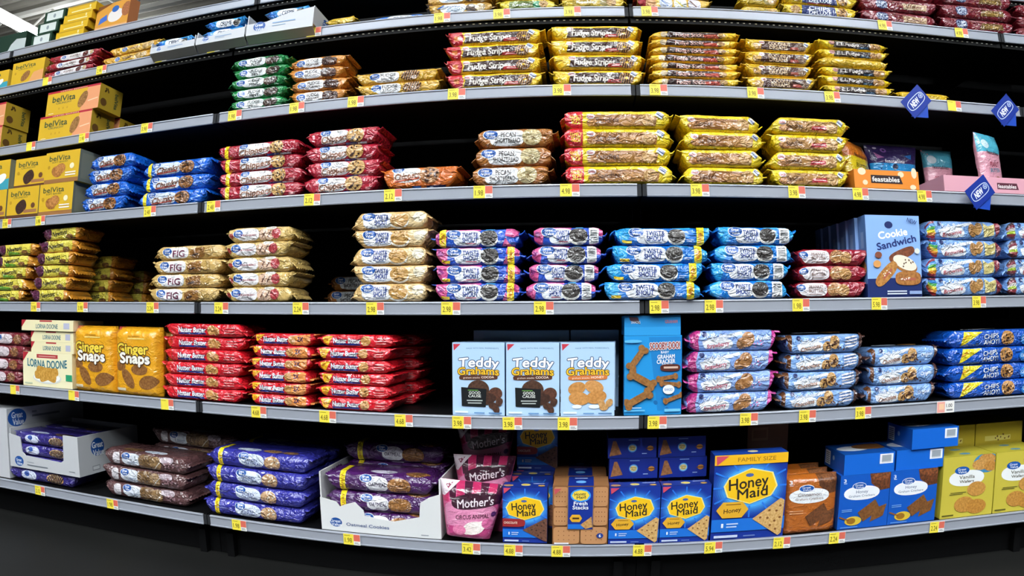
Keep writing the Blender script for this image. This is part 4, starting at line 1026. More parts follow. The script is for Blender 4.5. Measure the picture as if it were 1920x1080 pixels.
# pouches and trays at the right of the fourth level
def f_feast_tray(A):
    A.rect(0, 1, 0, 1, 'e8892c'); A.oval(.12, .9, .25, .2, 'f4d9b4', 14); A.oval(.72, .8, .2, .16, 'f4d9b4', 12); A.oval(.9, .12, .2, .14, 'f4d9b4', 12); A.oval(.16, .3, .16, .14, 'f4d9b4', 12); A.oval(.93, .9, .18, .3, 'f4d9b4', 12)
    A.poly([(.25, .28), (.74, .28), (.70, .72), (.25, .72)], '2e1d22'); A.text('feastables', .48, .50, .26, 'f3ece4', .03, .42)
def tray(name, w, h, d, color, front, fpts=None, th=.004, hs=None, inner=None, side=None):
    """open display tray of card: origin at the middle of its lower front edge"""
    t = empty(name); m = mat(color, 'card'); hs = hs or h
    bm = bmesh.new(); prism(bm, fpts or [(-w / 2, 0), (w / 2, 0), (w / 2, h), (-w / 2, h)], 0, th); mesh_obj('front_panel', bm, m, t)
    for q in (-1, 1):
        bm = bmesh.new(); add_box(bm, q * (w / 2 - th / 2) - th / 2, q * (w / 2 - th / 2) + th / 2, th + .0002, d - .0002, 0, hs); mesh_obj('side_panel', bm, m, t)
    box_obj('bottom_panel', m, t, -w / 2 + th + .0002, w / 2 - th - .0002, th + .0002, d - th - .0002, 0, th)
    box_obj('back_panel', m, t, -w / 2 + th + .0002, w / 2 - th - .0002, d - th, d, 0, hs)
    if front:
        A = Art(w, h, 'card'); front(A); A.finish('printed_front', t, lambda x, y, l: Vector(((x - .5) * w, -l, y * h)), None, .0004, False)
    if side:
        A = Art(d, hs, 'card'); side(A); A.finish('printed_side', t, lambda x, y, l: Vector((w / 2 + l, x * d, y * hs)), None, .0004, False)
    return t
ft = tray('display_tray', .204, .0497, .075, 'd8802a', f_feast_tray)
bx(ft, .684, 'C', .001, 0, 'orange display tray with dark lettering strip beside the yellow shortbread', 'display tray', 'display trays')
def f_feast_blue(A):
    A.rect(0, 1, 0, 1, '3b2a66'); A.rect(.02, .98, .17, .66, '1f9be0'); A.text('feastables', .5, .70, .06, 'eeeaf6', .02, .40)
    A.poly([(.12, .86), (.22, .8), (.3, .76), (.16, .74)], 'c27ab4'); A.oval(.32, .9, .06, .045, 'a774c4', 12); A.oval(.32, .9, .03, .022, '3b2a66', 10); A.poly([(.7, .8), (.86, .84), (.84, .74)], '2f7fd0'); A.oval(.17, .94, .04, .02, 'ddd3ea', 8)
    A.oval(.5, .60, .06, .05, '1b2a4c', 12); A.text('MrBeast', .5, .48, .09, '14203c', .02, .56, .2, .08); A.text('Chocolate Chip', .5, .38, .045, '14305c', .01, .46); A.rect(.36, .66, .29, .325, 'f0f2f6')
    A.cookie(.74, .13, .13, .12, 'b07c46', '7c5028', 0, 2.2); A.bits(.74, .13, .13, .12, 6, .02, '3b2114', 3); A.cookie(.84, .24, .08, .1, '6a4a2c', '3c2818', .4)
fb = pouch('cookie_pouch', .178, .172, .05, '3b2a66', f_feast_blue, 3, 1.05, .78, .08)
bx(fb, .803, 'C', .178, 0, 'purple and blue standing cookie pouch behind the orange tray', 'cookie pouch', 'standing cookie pouches', 0)
def f_feast_y(A):
    A.rect(0, 1, 0, 1, 'd8c01e'); A.rect(0, 1, .66, 1, 'c06a1e'); A.text('BUTTER', .5, .5, .08, '4a4414', .02, .6, .2); A.text('feastables', .5, .70, .06, '2a1d12', .02, .6); A.cookie(.6, .18, .16, .13, 'b9854a', '8a5a2c')
fy = pouch('cookie_pouch', .15, .155, .05, 'd8c01e', f_feast_y, 5, 1, .9, .08)
bx(fy, .668, 'C', .115, .008, 'yellow and orange cookie pouch leaning behind the orange tray', 'cookie pouch', 'standing cookie pouches', 0, (-.10, 0, .72))
def f_feast_pink(A):
    A.rect(0, 1, 0, 1, 'e0a0b0'); A.rect(0, 1, .66, 1, '4fb0c8'); A.oval(.25, .8, .1, .08, 'cfe6ee', 12); A.text('feastables', .5, .66, .06, '2a1d22', .02, .56); A.text('PEANUT', .5, .46, .08, 'a03a50', .02, .5, .2, .1); A.text('BUTTER', .5, .36, .06, '4a8ea4', .02, .5, .2, .1); A.cookie(.62, .14, .14, .12, 'a5744a', '6c4526')
fpk = pouch('cookie_pouch', .115, .175, .04, 'e0a0b0', f_feast_pink, 6, 1.02, .85, .07)
bx(fpk, 1.072, 'C', .022, .0085, 'pink and turquoise pouch leaning sideways in the pink tray', 'cookie pouch', 'standing cookie pouches', 0, (-.06, .0, .40))
bx(fpk, .985, 'C', .20, .0, 'shadowed pink and turquoise pouch behind the pink tray', 'cookie pouch', 'standing cookie pouches', 0, (-.05, 0, .02))
def f_pink_tray(A):
    A.rect(0, 1, 0, 1, 'dfa2b0'); A.poly([(.62, .25), (.88, .25), (.86, .66), (.62, .66)], '5a2838'); A.text('feastables', .74, .45, .24, 'f0e4e4', .03, .22)
pkt = tray('display_tray', .30, .045, .17, 'd898a8', f_pink_tray)
bx(pkt, 1.02, 'C', .001, 0, 'pink display tray behind the tilted blue tag', 'display tray', 'display trays')

# cookie sandwich boxes
def f_sandwich(A):
    A.rect(0, 1, 0, 1, '8db4ea'); A.rect(0, 1, 0, .16, '1b2c66'); A.poly([(0, .16), (.5, .2), (1, .16), (1, .24), (.5, .17), (0, .22)], '1b2c66')
    A.oval(.42, .88, .06, .045, '1d2c62', 14); A.text('Cookie', .49, .775, .085, 'fbfbff', .05, .54, 0, .14); A.text('Sandwich', .55, .665, .085, '1c2f72', .04, .74, 0, .2)
    A.cookie(.64, .52, .20, .062, '8f5134', '6c3923', .35, 2.8); A.cookie(.69, .395, .19, .095, 'b8793e', '95602f', -.35); A.oval(.69, .415, .18, .08, 'efe6d0', 24, rot=-.35); A.bits(.69, .415, .16, .06, 7, .014, '6a4a30', 3)
    A.cookie(.34, .28, .20, .075, 'cf934c', 'a86c30', .75, 2.6); A.cookie(.74, .225, .19, .085, 'bb7f42', '94592a', 0, 3); A.line(.28, .22, .44, .34, .03, 'b4604c'); A.line(.60, .215, .88, .215, .03, 'b4604c'); A.bits(.74, .215, .16, .02, 7, .012, 'f3eadf', 8); A.bits(.36, .28, .08, .06, 6, .012, 'f3eadf', 9)
    A.oval(.20, .51, .05, .04, '8a4f3a', 14); A.oval(.17, .40, .055, .045, 'e0a05c', 14); A.oval(.92, .56, .04, .035, 'dfe2d8', 14); A.text('NEW', .85, .93, .05, '2a3f7c', .02, .18, 0, -.3)
    A.rect(.34, .70, .06, .075, 'd6e0f2'); A.rect(.34, .70, .03, .045, 'd6e0f2'); A.rect(.75, .98, .03, .07, '8fa6d0')
sb = carton('cookie_box', .171, .2165, .052, '7ea8e2', f_sandwich, None, [(-1, lambda A: (A.rect(0, 1, 0, 1, '5f8ac8'), A.rect(0, 1, 0, .16, '1b2c66'), A.cookie(.5, .35, .1, .1, 'b98c54', '8a5f30'), A.rect(.3, .7, .6, .8, '87a9d8')))])
bx(sb, .693, 'D', .006, 0, 'light blue cookie sandwich box standing in front', 'cookie box', 'cookie sandwich boxes')
for i in range(5):
    bx(sb, .685 - .006 * i, 'D', .066 + .056 * i, 0, 'light blue sandwich box, %s behind the front one' % ('first', 'second', 'third', 'fourth', 'fifth')[i], 'cookie box', 'cookie sandwich boxes')

# second level from the bottom
def f_lorna(A):
    A.rect(0, 1, 0, 1, 'efe6bd'); A.poly([(0, 1), (.12, 1), (0, .72)], 'b32c38'); A.rect(.29, .72, .84, .95, 'b23a3c'); A.rect(.33, .68, .88, .905, 'e0b0a0'); A.text('LORNA DOONE', .50, .66, .22, '2d6a78', .025, .80, 0, 0, ('d5dfc8', .05), -.06)
    A.oval(.50, .26, .62, .17, 'd8d8cf', 26); A.oval(.50, .28, .57, .14, 'f4f3ea', 26)
    for q, (cx, cy, rr) in enumerate(((.36, .36, .1), (.58, .30, -.3), (.46, .30, .3), (.62, .42, .2), (.40, .46, -.2), (.52, .44, .0))): A.cookie(cx, cy, .24, .13, 'd8a550', 'b9842f', rr, 3.4)
    A.rect(.88, 1, .22, .40, '2f9a6c'); A.rect(.04, .2, .06, .1, 'b9c2a4')
def f_lorna_end(A):
    A.rect(0, 1, 0, 1, 'ece2b6'); A.poly([(0, 1), (.09, 1), (0, .3)], 'b32c38'); A.rect(.36, .60, .84, .98, 'b23a3c'); A.text('LORNA DOONE', .50, .42, .40, '3c7280', .02, .42)
    A.rect(.82, .93, .2, .75, 'b9b9cc')
lf = carton('cookie_box', .244, .1135, .05, 'e6dcae', f_lorna)
bx(lf, -1.870, 'E', .014, 0, 'cream shortbread box standing upright at the bottom', 'cookie box', 'cream shortbread boxes')
le = carton('cookie_box', .21, .0355, .16, 'e6dcae', f_lorna_end)
bx(le, -1.846, 'E', .016, .114, 'cream shortbread box lying flat right on the upright one', 'cookie box', 'cream shortbread boxes')
bx(le, -1.849, 'E', .018, .150, 'cream shortbread box lying flat, second from top', 'cookie box', 'cream shortbread boxes')
le2 = carton('cookie_box', .258, .0355, .16, 'e6dcae', f_lorna_end)
bx(le2, -1.868, 'E', .012, .186, 'cream shortbread box lying flat, topmost of the cream boxes', 'cookie box', 'cream shortbread boxes')
def f_ginger(A):
    A.rect(0, 1, 0, 1, 'e9a51e'); A.poly([(.0, 1), (.17, 1), (.02, .87), (0, .87)], 'c7444e'); A.text('OLD FASHIONED', .48, .86, .02, '7a4a18', .01, .26); A.rect(.34, .72, .82, .838, 'f0d27a')
    for cx, cy, rx, ry, rr in ((.16, .42, .11, .07, 0), (.60, .38, .16, .08, 0), (.34, .24, .17, .085, -.9), (.78, .20, .17, .10, .2)): A.cookie(cx, cy, rx, ry, '9a6a3a', '77491f', rr)
    A.text('Ginger', .45, .68, .145, 'f8d84a', .05, .70, 0, .0, ('4a2a10', .10)); A.text('Snaps', .50, .545, .145, 'fbf6ea', .06, .66, 0, 0, ('4a2a10', .11))
    A.rect(.04, .28, .06, .10, 'f0e2c0'); A.rect(.45, .55, .03, .05, 'b0701c')
gb = pouch('cookie_bag', .18, .207, .07, 'e3a01c', f_ginger, 4, 1.0, .99, .03, 8.0)
GB = 'ginger cookie bags'
bx(gb, -1.651, 'E', .008, 0, 'orange ginger cookie bag beside the cream boxes', 'cookie bag', GB)
bx(gb, -1.464, 'E', .008, 0, 'orange ginger cookie bag beside the red packets', 'cookie bag', GB)
bx(gb, -1.645, 'E', .10, 0, 'orange ginger cookie bag hidden behind the left one', 'cookie bag', GB)
bx(gb, -1.457, 'E', .10, 0, 'orange ginger cookie bag peeking out behind the right one', 'cookie bag', GB)
def f_teddy(kind):
    def f(A):
        A.rect(0, 1, 0, 1, 'b5d3f0'); A.poly([(.02, .98), (.16, .98), (.03, .89)], 'c7394a'); A.text('MADE WITH REAL INGREDIENTS', .58, .925, .018, '5a83ad', .01, .62, 0, 0, None, .12)
        A.text('Teddy', .51, .735, .128, 'fbfbfb', .035, .76, .05, .0, ('2f4f7c', .085), .25); A.text('Grahams', .50, .618, .098, 'f4c02c', .03, .78, 0, 0, ('54331a', .085), .18)
        c = '5a3424' if kind == 'choc' else 'd5793a'
        A.oval(.50, .525, .265, .032, c, 24, 5, .02); A.text('COCOA' if kind == 'choc' else 'HONEY', .68, .530, .030, 'f6e9de', .02, .24, 0, .02); A.text('graham snacks', .37, .522, .022, 'f2dccb', .01, .32, 0, .02)
        if kind == 'choc':                                # plain round cookies
            A.cookie(.50, .36, .15, .13, '5b3c2e', '402819'); A.cookie(.82, .30, .10, .09, '6a4030', '4a2c1f', .5); A.cookie(.66, .23, .13, .08, '4c3024', '38221a', .2); A.poly([(.18, .13), (.64, .12), (.66, .37), (.17, .39)], '15181b')
            A.text('GOOD', .43, .315, .036, 'e4e8e0', .02, .22); A.text('CAUSE', .43, .27, .036, 'e4e8e0', .02, .24); A.rect(.28, .58, .20, .215, 'b9bfbb'); A.rect(.30, .56, .165, .18, 'b9bfbb'); A.rect(.3, .5, .345, .355, '6aa24a')
            for q, (cx, cy) in enumerate(((.78, .14), (.90, .19), (.84, .09))): A.cookie(cx, cy, .06, .045, '5a3a2c', '3f271c', q)
        else:
            A.cookie(.30, .38, .12, .085, 'd3944f', 'b97c3c', .3); A.cookie(.62, .40, .13, .085, 'dba061', 'c48645', -.3); A.cookie(.34, .24, .14, .09, 'd99b58', 'c08242', -.1); A.cookie(.66, .26, .14, .09, 'd3944f', 'b97c3c', .2); A.oval(.30, .13, .07, .03, 'eef3f8', 8); A.oval(.62, .13, .08, .03, 'eef3f8', 8)
            for q, (cx, cy) in enumerate(((.80, .12), (.90, .18), (.76, .17))): A.cookie(cx, cy, .06, .045, 'd8a870', 'b98446', q)
        A.rect(.05, .30, .035, .06, 'e7eff8'); A.rect(.42, .62, .03, .045, '5f8fc0'); A.rect(.70, .95, .03, .045, '4f7cab')
    return f
top_plain = lambda c: (lambda A: A.rect(0, 1, 0, 1, c))
tc = carton('cookie_box', .130, .181, .052, 'a9caea', f_teddy('choc'), top_plain('9fc2e6')); th_ = carton('cookie_box', .132, .181, .052, 'a9caea', f_teddy('honey'), top_plain('9fc2e6'))
TB = 'light blue bear cookie boxes'
bx(tc, -.4075, 'E', .010, 0, 'light blue cocoa graham box with black sticker, left of the two', 'cookie box', TB)
bx(tc, -.2735, 'E', .010, 0, 'light blue cocoa graham box with black sticker, beside the honey box', 'cookie box', TB)
bx(th_, -.139, 'E', .010, 0, 'light blue honey graham box with orange ribbon', 'cookie box', TB)
tl = {0: 'left cocoa box', 1: 'right cocoa box', 2: 'honey box'}
for i, x in enumerate((-.398, -.266, -.138)):
    for j in range(2):
        bx(tc if i < 2 else th_, x + .006 * j, 'E', .066 + .056 * j, 0, 'light blue graham box in the %s row behind the %s' % (('second', 'third')[j], tl[i]), 'cookie box', TB)
tlie = carton('cookie_box', .13, .052, .18, '8fb2d6', lambda A: (A.rect(0, 1, 0, 1, '8fb2d6'), A.rect(.2, .8, .3, .6, '7fa2c8')))
for i, x in enumerate((-.385, -.255, -.12)):
    bx(tlie, x, 'E', .20, 0, 'dark blue-grey box lying lowest at the back behind the %s' % tl[i], 'cookie box', TB)
    for k in (1, 2, 3):
        bx(tlie, x, 'E', .20, .0523 * k, 'dark blue-grey box lying %s at the back behind the %s' % (('', 'second', 'third', 'topmost')[k], tl[i]), 'cookie box', TB)
def f_dog(A):
    A.rect(0, 1, 0, 1, '1f92d6'); A.poly([(.42, .98), (1, .98), (1, .05), (.58, .05)], '1a7fc4'); A.bits(.75, .3, .3, .3, 16, .03, '1668a8', 5); A.text('SCOOBY-DOO!', .70, .87, .085, '8f3a3c', .03, .52, 0, .03, ('f2e9e2', .08))
    A.text('BABY', .70, .79, .03, 'eef3f6', .015, .14); A.text('GRAHAM', .72, .735, .05, 'eef3f6', .03, .30, 0, .04); A.text('CRACKER', .72, .675, .05, 'eef3f6', .03, .32, 0, .04); A.text('STICKS', .74, .628, .035, 'eef3f6', .02, .18)
    A.blob(.62, .97, .55, .64, '57261c', 3); A.rect(.68, .93, .585, .61, 'd9b9a8')
    for cx, cy, rr in ((.74, .47, .15), (.80, .39, -.1), (.86, .21, .35)):
        A.cookie(cx, cy, .125, .026, 'a5713e', '7d4f26', rr, 4); c, s = math.cos(rr) * .11 / A.a, math.sin(rr) * .11
        for q in (-1, 1): A.cookie(cx + q * c, cy + q * s, .032, .042, 'a5713e', '7d4f26', rr)
    A.oval(.77, .32, .075, .06, 'eef2f4', 18); A.text('BAKED', .77, .32, .03, '3a6aa8', .01, .14); A.rect(.70, .98, .04, .075, '6fc0e4'); A.oval(.14, .93, .12, .02, '5fb8e6', 12)
    A.rect(.0, .36, .05, .07, '63bbe6'); A.rect(.06, .3, .09, .1, 'cfe6f2')
_f_dog = f_dog
def f_dog(A):                                             # plain large bone crackers in place of the character
    _f_dog(A)
    for cx, cy, rr, k in ((.22, .72, .95, 1.35), (.30, .45, -.5, 1.5), (.24, .21, .5, 1.5)):
        A.cookie(cx, cy, .125 * k * .8, .030 * k, 'a8743c', '86572a', rr, 4); c, s = math.cos(rr) * .10 * k / A.a, math.sin(rr) * .10 * k
        for q in (-1, 1):
            for o in (-1, 1): A.cookie(cx + q * c - o * math.sin(rr) * .022 * k / A.a, cy + q * s + o * math.cos(rr) * .022 * k, .030 * k, .030 * k, 'a8743c', '86572a', rr)
db = carton('cracker_box', .1435, .196, .06, '1c86c8', f_dog)
bx(db, .0225, 'E', .014, 0, 'bright blue box with bone-shaped crackers, standing', 'cracker box', 'bright blue cracker boxes')
dt = carton('cracker_box', .1405, .0485, .15, '1c86c8', lambda A: (A.rect(0, 1, 0, 1, '1b88cc'), A.rect(0, 1, .0, .42, '2a97d8'), A.poly([(.08, .95), (.24, .9), (.28, .55), (.1, .75)], '4a2f3a'), A.text('SNACKS', .2, .66, .12, 'cfd8e0', .02, .16), A.text('GRAHAM', .83, .68, .16, 'b0707c', .03, .22)))
bx(dt, .0210, 'E', .016, .1965, 'bright blue cracker box lying flat on the standing one', 'cracker box', 'bright blue cracker boxes')

# bottom level
def f_carton(A):
    A.rect(0, 1, 0, 1, 'c2c3c6'); A.oval(.16, .22, .16, .12, 'e8eaec', 18); A.oval(.16, .22, .145, .105, '1b4f9a', 18); A.text('Great', .155, .25, .06, 'e8ecf2', .02, .07); A.text('Value', .165, .17, .06, 'e8ecf2', .02, .07); A.rect(.26, .34, .17, .19, '9aa0a8'); A.rect(.26, .58, .10, .12, '6d747c')
def s_carton(A):
    A.rect(0, 1, 0, 1, 'c0c2c5'); A.oval(.30, .66, .27, .23, '1b4f9a', 24); A.text('Great', .30, .72, .15, 'e8ecf2', .03, .17); A.text('Value', .31, .52, .15, 'e8ecf2', .03, .17); A.rect(.2, .32, .08, .20, '8b8f94'); A.rect(.21, .31, .10, .18, 'd2d4d6')
w1, h1 = .345, .134
notch = [(-w1 / 2, 0), (w1 / 2, 0), (w1 / 2, h1), (w1 * .30, h1), (w1 * .29, h1 * .36), (w1 * .25, h1 * .30), (-w1 * .26, h1 * .34), (-w1 * .31, h1 * .42), (-w1 * .33, h1 * .80), (-w1 / 2, h1 * .86)]
ct = tray('display_carton', w1, h1, .34, 'c2c3c6', None, notch, .004, h1, None, s_carton)
A = Art(w1, h1, 'card'); A.oval(-.36 + .5, .17, .17, .13, '1b4f9a', 18); A.text('Great', .135, .20, .07, 'e8ecf2', .02, .08); A.text('Value', .145, .11, .07, 'e8ecf2', .02, .08); A.rect(.26, .36, .17, .19, '9aa0a8'); A.rect(.26, .56, .09, .12, '6d747c'); A.rect(.86, .94, .10, .12, '8b8f94')
A.finish('printed_front', ct, lambda x, y, l: Vector(((x - .5) * w1, -l, y * h1)), None, .0004, False)
bx(ct, -1.912, 'F', .017, .0465, 'white display carton of violet fudge packets at lower left', 'display carton', 'white cartons')
S('fudge_purple', 'F', -1.935, -1.935, .33, .0455, 1, .024, 'violet fudge packet', 'lying under the white carton', 'violet fudge packets')
PR3 = packet_of('fudge_purple', .310, .040, 1)
for j in range(2):
    for i in range(3):
        place(PR3, (-1.912, .024 + .158 * j, deck_z('F') + .0512 + i * .0403), (0, 0, random.uniform(-.01, .01)),
              'violet striped fudge packet in the white carton, %s of the %s row' % (('bottom', 'middle', 'topmost')[i], ('front', 'second')[j]), 'cookie packet', 'violet fudge packets')
c0 = carton('display_carton', .42, .245, .42, 'c0c1c4', f_carton, None, [(1, lambda A: (A.rect(0, 1, 0, 1, 'bec0c3'), A.oval(.12, .86, .19, .13, '1b4f9a', 24), A.text('Great', .12, .90, .085, 'dfe5ee', .02, .13), A.text('Value', .13, .80, .085, 'dfe5ee', .02, .13), A.rect(.30, .36, .90, .93, '8b9096'), A.rect(.30, .66, .84, .87, '7b8086')))])
bx(c0, -2.305, 'F', .02, 0, 'tall white carton with blue oval at the lower left edge', 'display carton', 'white cartons')
def oat_front(A):
    A.oval(.13, .28, .20, .15, '1b4f9a', 22); A.text('Great', .125, .32, .09, 'eef1f6', .02, .09); A.text('Value', .135, .21, .09, 'eef1f6', .02, .09); A.text('Oatmeal Cookies', .40, .25, .10, '2d4a80', .012, .36); A.rect(.84, .90, .08, .11, '8b9096')
wo, ho = .336, .088
op = [(-wo / 2, 0), (wo / 2, 0), (wo / 2, ho * 1.42), (wo * .41, ho * 1.30), (wo * .34, ho * 1.12), (wo * .33, ho * .66), (wo * .25, ho * .58), (wo * .12, ho * .46), (-wo * .12, ho * .56), (-wo * .13, ho * .74), (-wo * .20, ho * .98), (-wo * .27, ho * .90), (-wo * .33, ho * .80), (-wo * .36, ho * .95), (-wo / 2, ho * 1.05)]
ot = tray('display_tray', wo, ho, .335, 'dcdcdb', oat_front, op, .004, .165)
bx(ot, -.678, 'F', .012, 0, 'white torn display tray of oatmeal cookies', 'display tray', 'display trays')
oat = packet_of('oat', .308, .0548, 0); oat_b = packet_of('oat', .308, .0548, 1)
for j in range(2):
    for i in range(3 + j):
        place(oat if (i + j) % 2 else oat_b, (-.678 + .006 * (i - 1) * 0, .019 + .158 * j, deck_z('F') + .0045 + .0551 * i), (0, 0, 0),
              'dark purple oatmeal packet, %s in the %s row of the torn tray' % (('bottom', 'middle', 'upper', 'topmost')[i], ('front', 'second')[j]), 'cookie packet', 'dark purple oatmeal packets')
def f_mother(A):
    A.rect(0, 1, 0, 1, 'd8578c')
    for i in range(8):
        if i % 2: A.poly([(i / 8, 1), ((i + 1) / 8, 1), ((i + .9) / 8, .62 + .05 * abs(i - 4) / 4), ((i + .1) / 8, .62 + .05 * abs(i - 4) / 4)], '4a1830')
        else: A.poly([(i / 8, 1), ((i + 1) / 8, 1), ((i + .9) / 8, .62), ((i + .1) / 8, .62)], 'c42e62')
    A.poly([(0, 1), (.30, 1), (.05, .72), (0, .72)], 'f0dfe6'); A.poly([(.08, .92), (.20, .97), (.12, .85)], '8a3450')
    A.blob(.02, .98, .0, .66, 'e08ab0', 4); A.poly([(.02, .2), (.98, .2), (.9, 0), (.1, 0)], 'c2447e')
    A.oval(.56, .68, .46, .14, '3c1428', 26, 2.6, .18); A.text("Mother's", .56, .66, .15, 'f6e9ee', .012, .62, .1, .18); A.text('CIRCUS ANIMAL', .54, .40, .075, '5a1c38', .02, .62, 0, .12)
    A.oval(.60, .20, .24, .12, 'f0e2dc', 18, 2.2, .15); A.oval(.74, .25, .10, .09, 'f4e9e2', 12); A.oval(.46, .15, .1, .08, 'eddcd6', 12); A.oval(.92, .48, .05, .05, '5a2a6a', 12); A.oval(.30, .14, .16, .09, 'e27aa4', 14); A.oval(.86, .30, .14, .09, 'd8689a', 14)
mo = pouch('cookie_pouch', .170, .150, .06, 'c83e78', f_mother, 8, 1.0, .66, .05, 3.2)
MO = 'pink striped cookie pouches'
bx(mo, -.437, 'F', -.004, .012, 'pink striped cookie pouch leaning at the front', 'cookie pouch', MO, 0, (-.10, .10, .12))
bx(mo, -.415, 'F', .105, .062, 'pink striped cookie pouch, second behind the leaning one', 'cookie pouch', MO, 0, (-.10, .02, .05))
bx(mo, -.425, 'F', .235, .130, 'shadowed pink striped pouch, rearmost and highest', 'cookie pouch', MO, 0, (-.05, -.02, 0))
mst = carton('cookie_box', .14, .054, .08, '6a1f40', lambda A: A.rect(0, 1, 0, 1, '7a2548')); mst2 = carton('cookie_box', .14, .124, .1, '6a1f40', lambda A: A.rect(0, 1, 0, 1, '7a2548'))
bx(mst, -.415, 'F', .108, 0, 'dark pink box carrying the second pink pouch', 'cookie box', 'dark pink boxes'); bx(mst2, -.415, 'F', .23, 0, 'dark pink box carrying the rear pink pouch', 'cookie box', 'dark pink boxes')
def f_hm(kind):
    def f(A):
        top = .90 if kind == 'fam' else 1.0
        A.rect(0, 1, 0, 1, '12308f')
        for i in range(9):
            f = i / 8; c = ''.join('%02x' % int(u + (v - u) * f ** 1.4) for u, v in ((0x12, 0x4a), (0x30, 0xa8), (0x8f, 0xf0)))
            A.oval(.5, .61, .50 - .19 * f, .37 - .14 * f, c, 28)
        for i in range(12):
            t = i * .5236; A.line(.5 + .30 * math.cos(t) / A.a, .62 + .22 * math.sin(t), .5 + .48 * math.cos(t) / A.a, .62 + .36 * math.sin(t), .02, '2a78de')
        if kind == 'fam': A.rect(0, 1, .885, 1, 'f0b61e'); A.text('FAMILY SIZE', .57, .942, .045, 'a0701c', .014, .52)
        A.poly([(0, .10), (1, .10), (1, .25), (0, .25)], '1c6fd0'); A.poly([(.02, .99 if kind != 'fam' else .99), (.19, .99), (.03, .885)], 'cf4a62')
        hx = [(.5 + q[0] * .30 / A.a, .63 + q[1] * .19) for q in ((-1, .05), (-.82, .55), (0, 1.05), (.82, .75), (1.02, -.05), (.80, -.62), (0, -1.05), (-.85, -.60))]
        A.poly([(.5 + (x - .5) * 1.06, .63 + (y - .63) * 1.06) for x, y in hx], 'f6e28a'); A.poly(hx, 'f3c21c'); A.oval(.48, .76, .05, .022, '4a5f9c', 8)
        A.text('Honey', .47, .675, .125, '2b2420', .02, .54, .05, .10); A.text('Maid', .53, .555, .115, '2b2420', .02, .42, .05, .10)
        c = '5a2f26' if kind == 'choc' else 'e0a92c'
        if kind == 'choc': A.oval(.16, .37, .26, .075, '9a2a2e', 16, 4); A.text('CHOCOLATE', .18, .37, .04, 'f0dcc8', .01, .30)
        else:
            A.poly([(.27 + q[0] * .19 / A.a, .36 + q[1] * .105) for q in ((-1, 0), (-.6, .9), (.6, .9), (1, 0), (.6, -.9), (-.6, -.9))], c); A.text('Honey', .27, .355, .05, '4a2c10', .02, .24, .1, .1); A.rect(.18, .38, .42, .43, '8a5a18')
        A.rect(.13, .16, .15, .20, 'dfe9f6'); A.rect(.20, .36, .185, .2, 'bcd6f2'); A.rect(.20, .34, .15, .165, 'bcd6f2')
        cr = ('7a5240', '5c3a2c') if kind == 'choc' else ('dcb476', 'c39554')
        q = [(.55, .24), (.93, .47), (.985, .44), (.965, .05), (.92, .02)] if kind != 'choc' else [(.45, .24), (.97, .46), (1, .44), (1, .04), (.95, .04)]
        A.poly(q, cr[0], 'crumb', cr[1])
        for bx_, by in ((.66, .25), (.76, .24), (.86, .20), (.78, .33), (.88, .32), (.88, .10), (.93, .38), (.80, .15), (.93, .24)): A.oval(bx_, by, .016, .014, '8a5a2c' if kind != 'choc' else '3a241b', 8)
        A.rect(.04, .36, .03, .06, 'c2cfe8'); A.rect(.44, .60, .035, .05, '6a82c0')
    return f
def t_hm(A):
    A.rect(0, 1, 0, 1, '142f88'); A.oval(.5, .5, .22, .22, 'd8cfa0', 14); A.oval(.5, .5, .18, .16, 'e0c24a', 14); A.rect(.66, .92, .7, .8, 'b9c6e4'); A.cookie(.12, .3, .22, .2, 'c9996a', 'a5744a'); A.oval(.86, .3, .16, .14, 'd8a83c', 10)
HMG = 'dark blue graham cracker boxes'
hm = carton('cracker_box', .129, .154, .056, '0f2a80', f_hm('std'), t_hm); hmc = carton('cracker_box', .113, .152, .056, '0f2a80', f_hm('choc'), t_hm); hmf = carton('cracker_box', .198, .2285, .07, '0f2a80', f_hm('fam'), lambda A: (A.rect(0, 1, 0, 1, '16409c'), A.oval(.55, .5, .2, .2, 'd8cfa0', 14)))
bx(hm, -.0158, 'F', .006, 0, 'dark blue honey graham box beside the tan cracker box', 'cracker box', HMG)
bx(hm, .1155, 'F', .006, 0, 'dark blue honey graham box beside the large family box', 'cracker box', HMG)
bx(hmf, .284, 'F', .006, 0, 'large dark blue graham box with yellow top stripe', 'cracker box', HMG, .0)
bx(hmc, -.2928, 'F', .014, 0, 'dark blue graham box with chocolate cracker beside the pink pouch', 'cracker box', HMG)
bx(hmc, -.286, 'F', .155, 0, 'dark chocolate graham box standing in the second row', 'cracker box', HMG)
bx(hmc, -.280, 'F', .23, .0, 'dark chocolate graham box in the rear row, lower', 'cracker box', HMG); bx(hmc, -.278, 'F', .23, .1525, 'dark chocolate graham box in the rear row, upper', 'cracker box', HMG)
def f_hmlie(A):
    A.rect(0, 1, 0, 1, '122c92'); A.oval(.5, .5, .22, .22, '3a8ade', 18); A.oval(.5, .5, .20, .19, '7fc0ea', 18); A.oval(.5, .5, .17, .14, 'f0d68a', 14); A.text('Honey\nMaid', .5, .5, .09, '3a2c18', .01, .12)
    A.poly([(.03, .1), (.10, .86), (.16, .86), (.28, .2)], 'b57a4c', 'crumb', '8f5c34'); A.oval(.87, .48, .16, .13, 'c4863a', 8); A.rect(.78, .95, .45, .5, '6a3c18'); A.rect(.42, .62, .88, .92, '8fb2ea'); A.rect(.70, .80, .2, .24, 'a9c0ee')
hml = carton('cracker_box', .128, .0545, .15, '102784', f_hmlie)
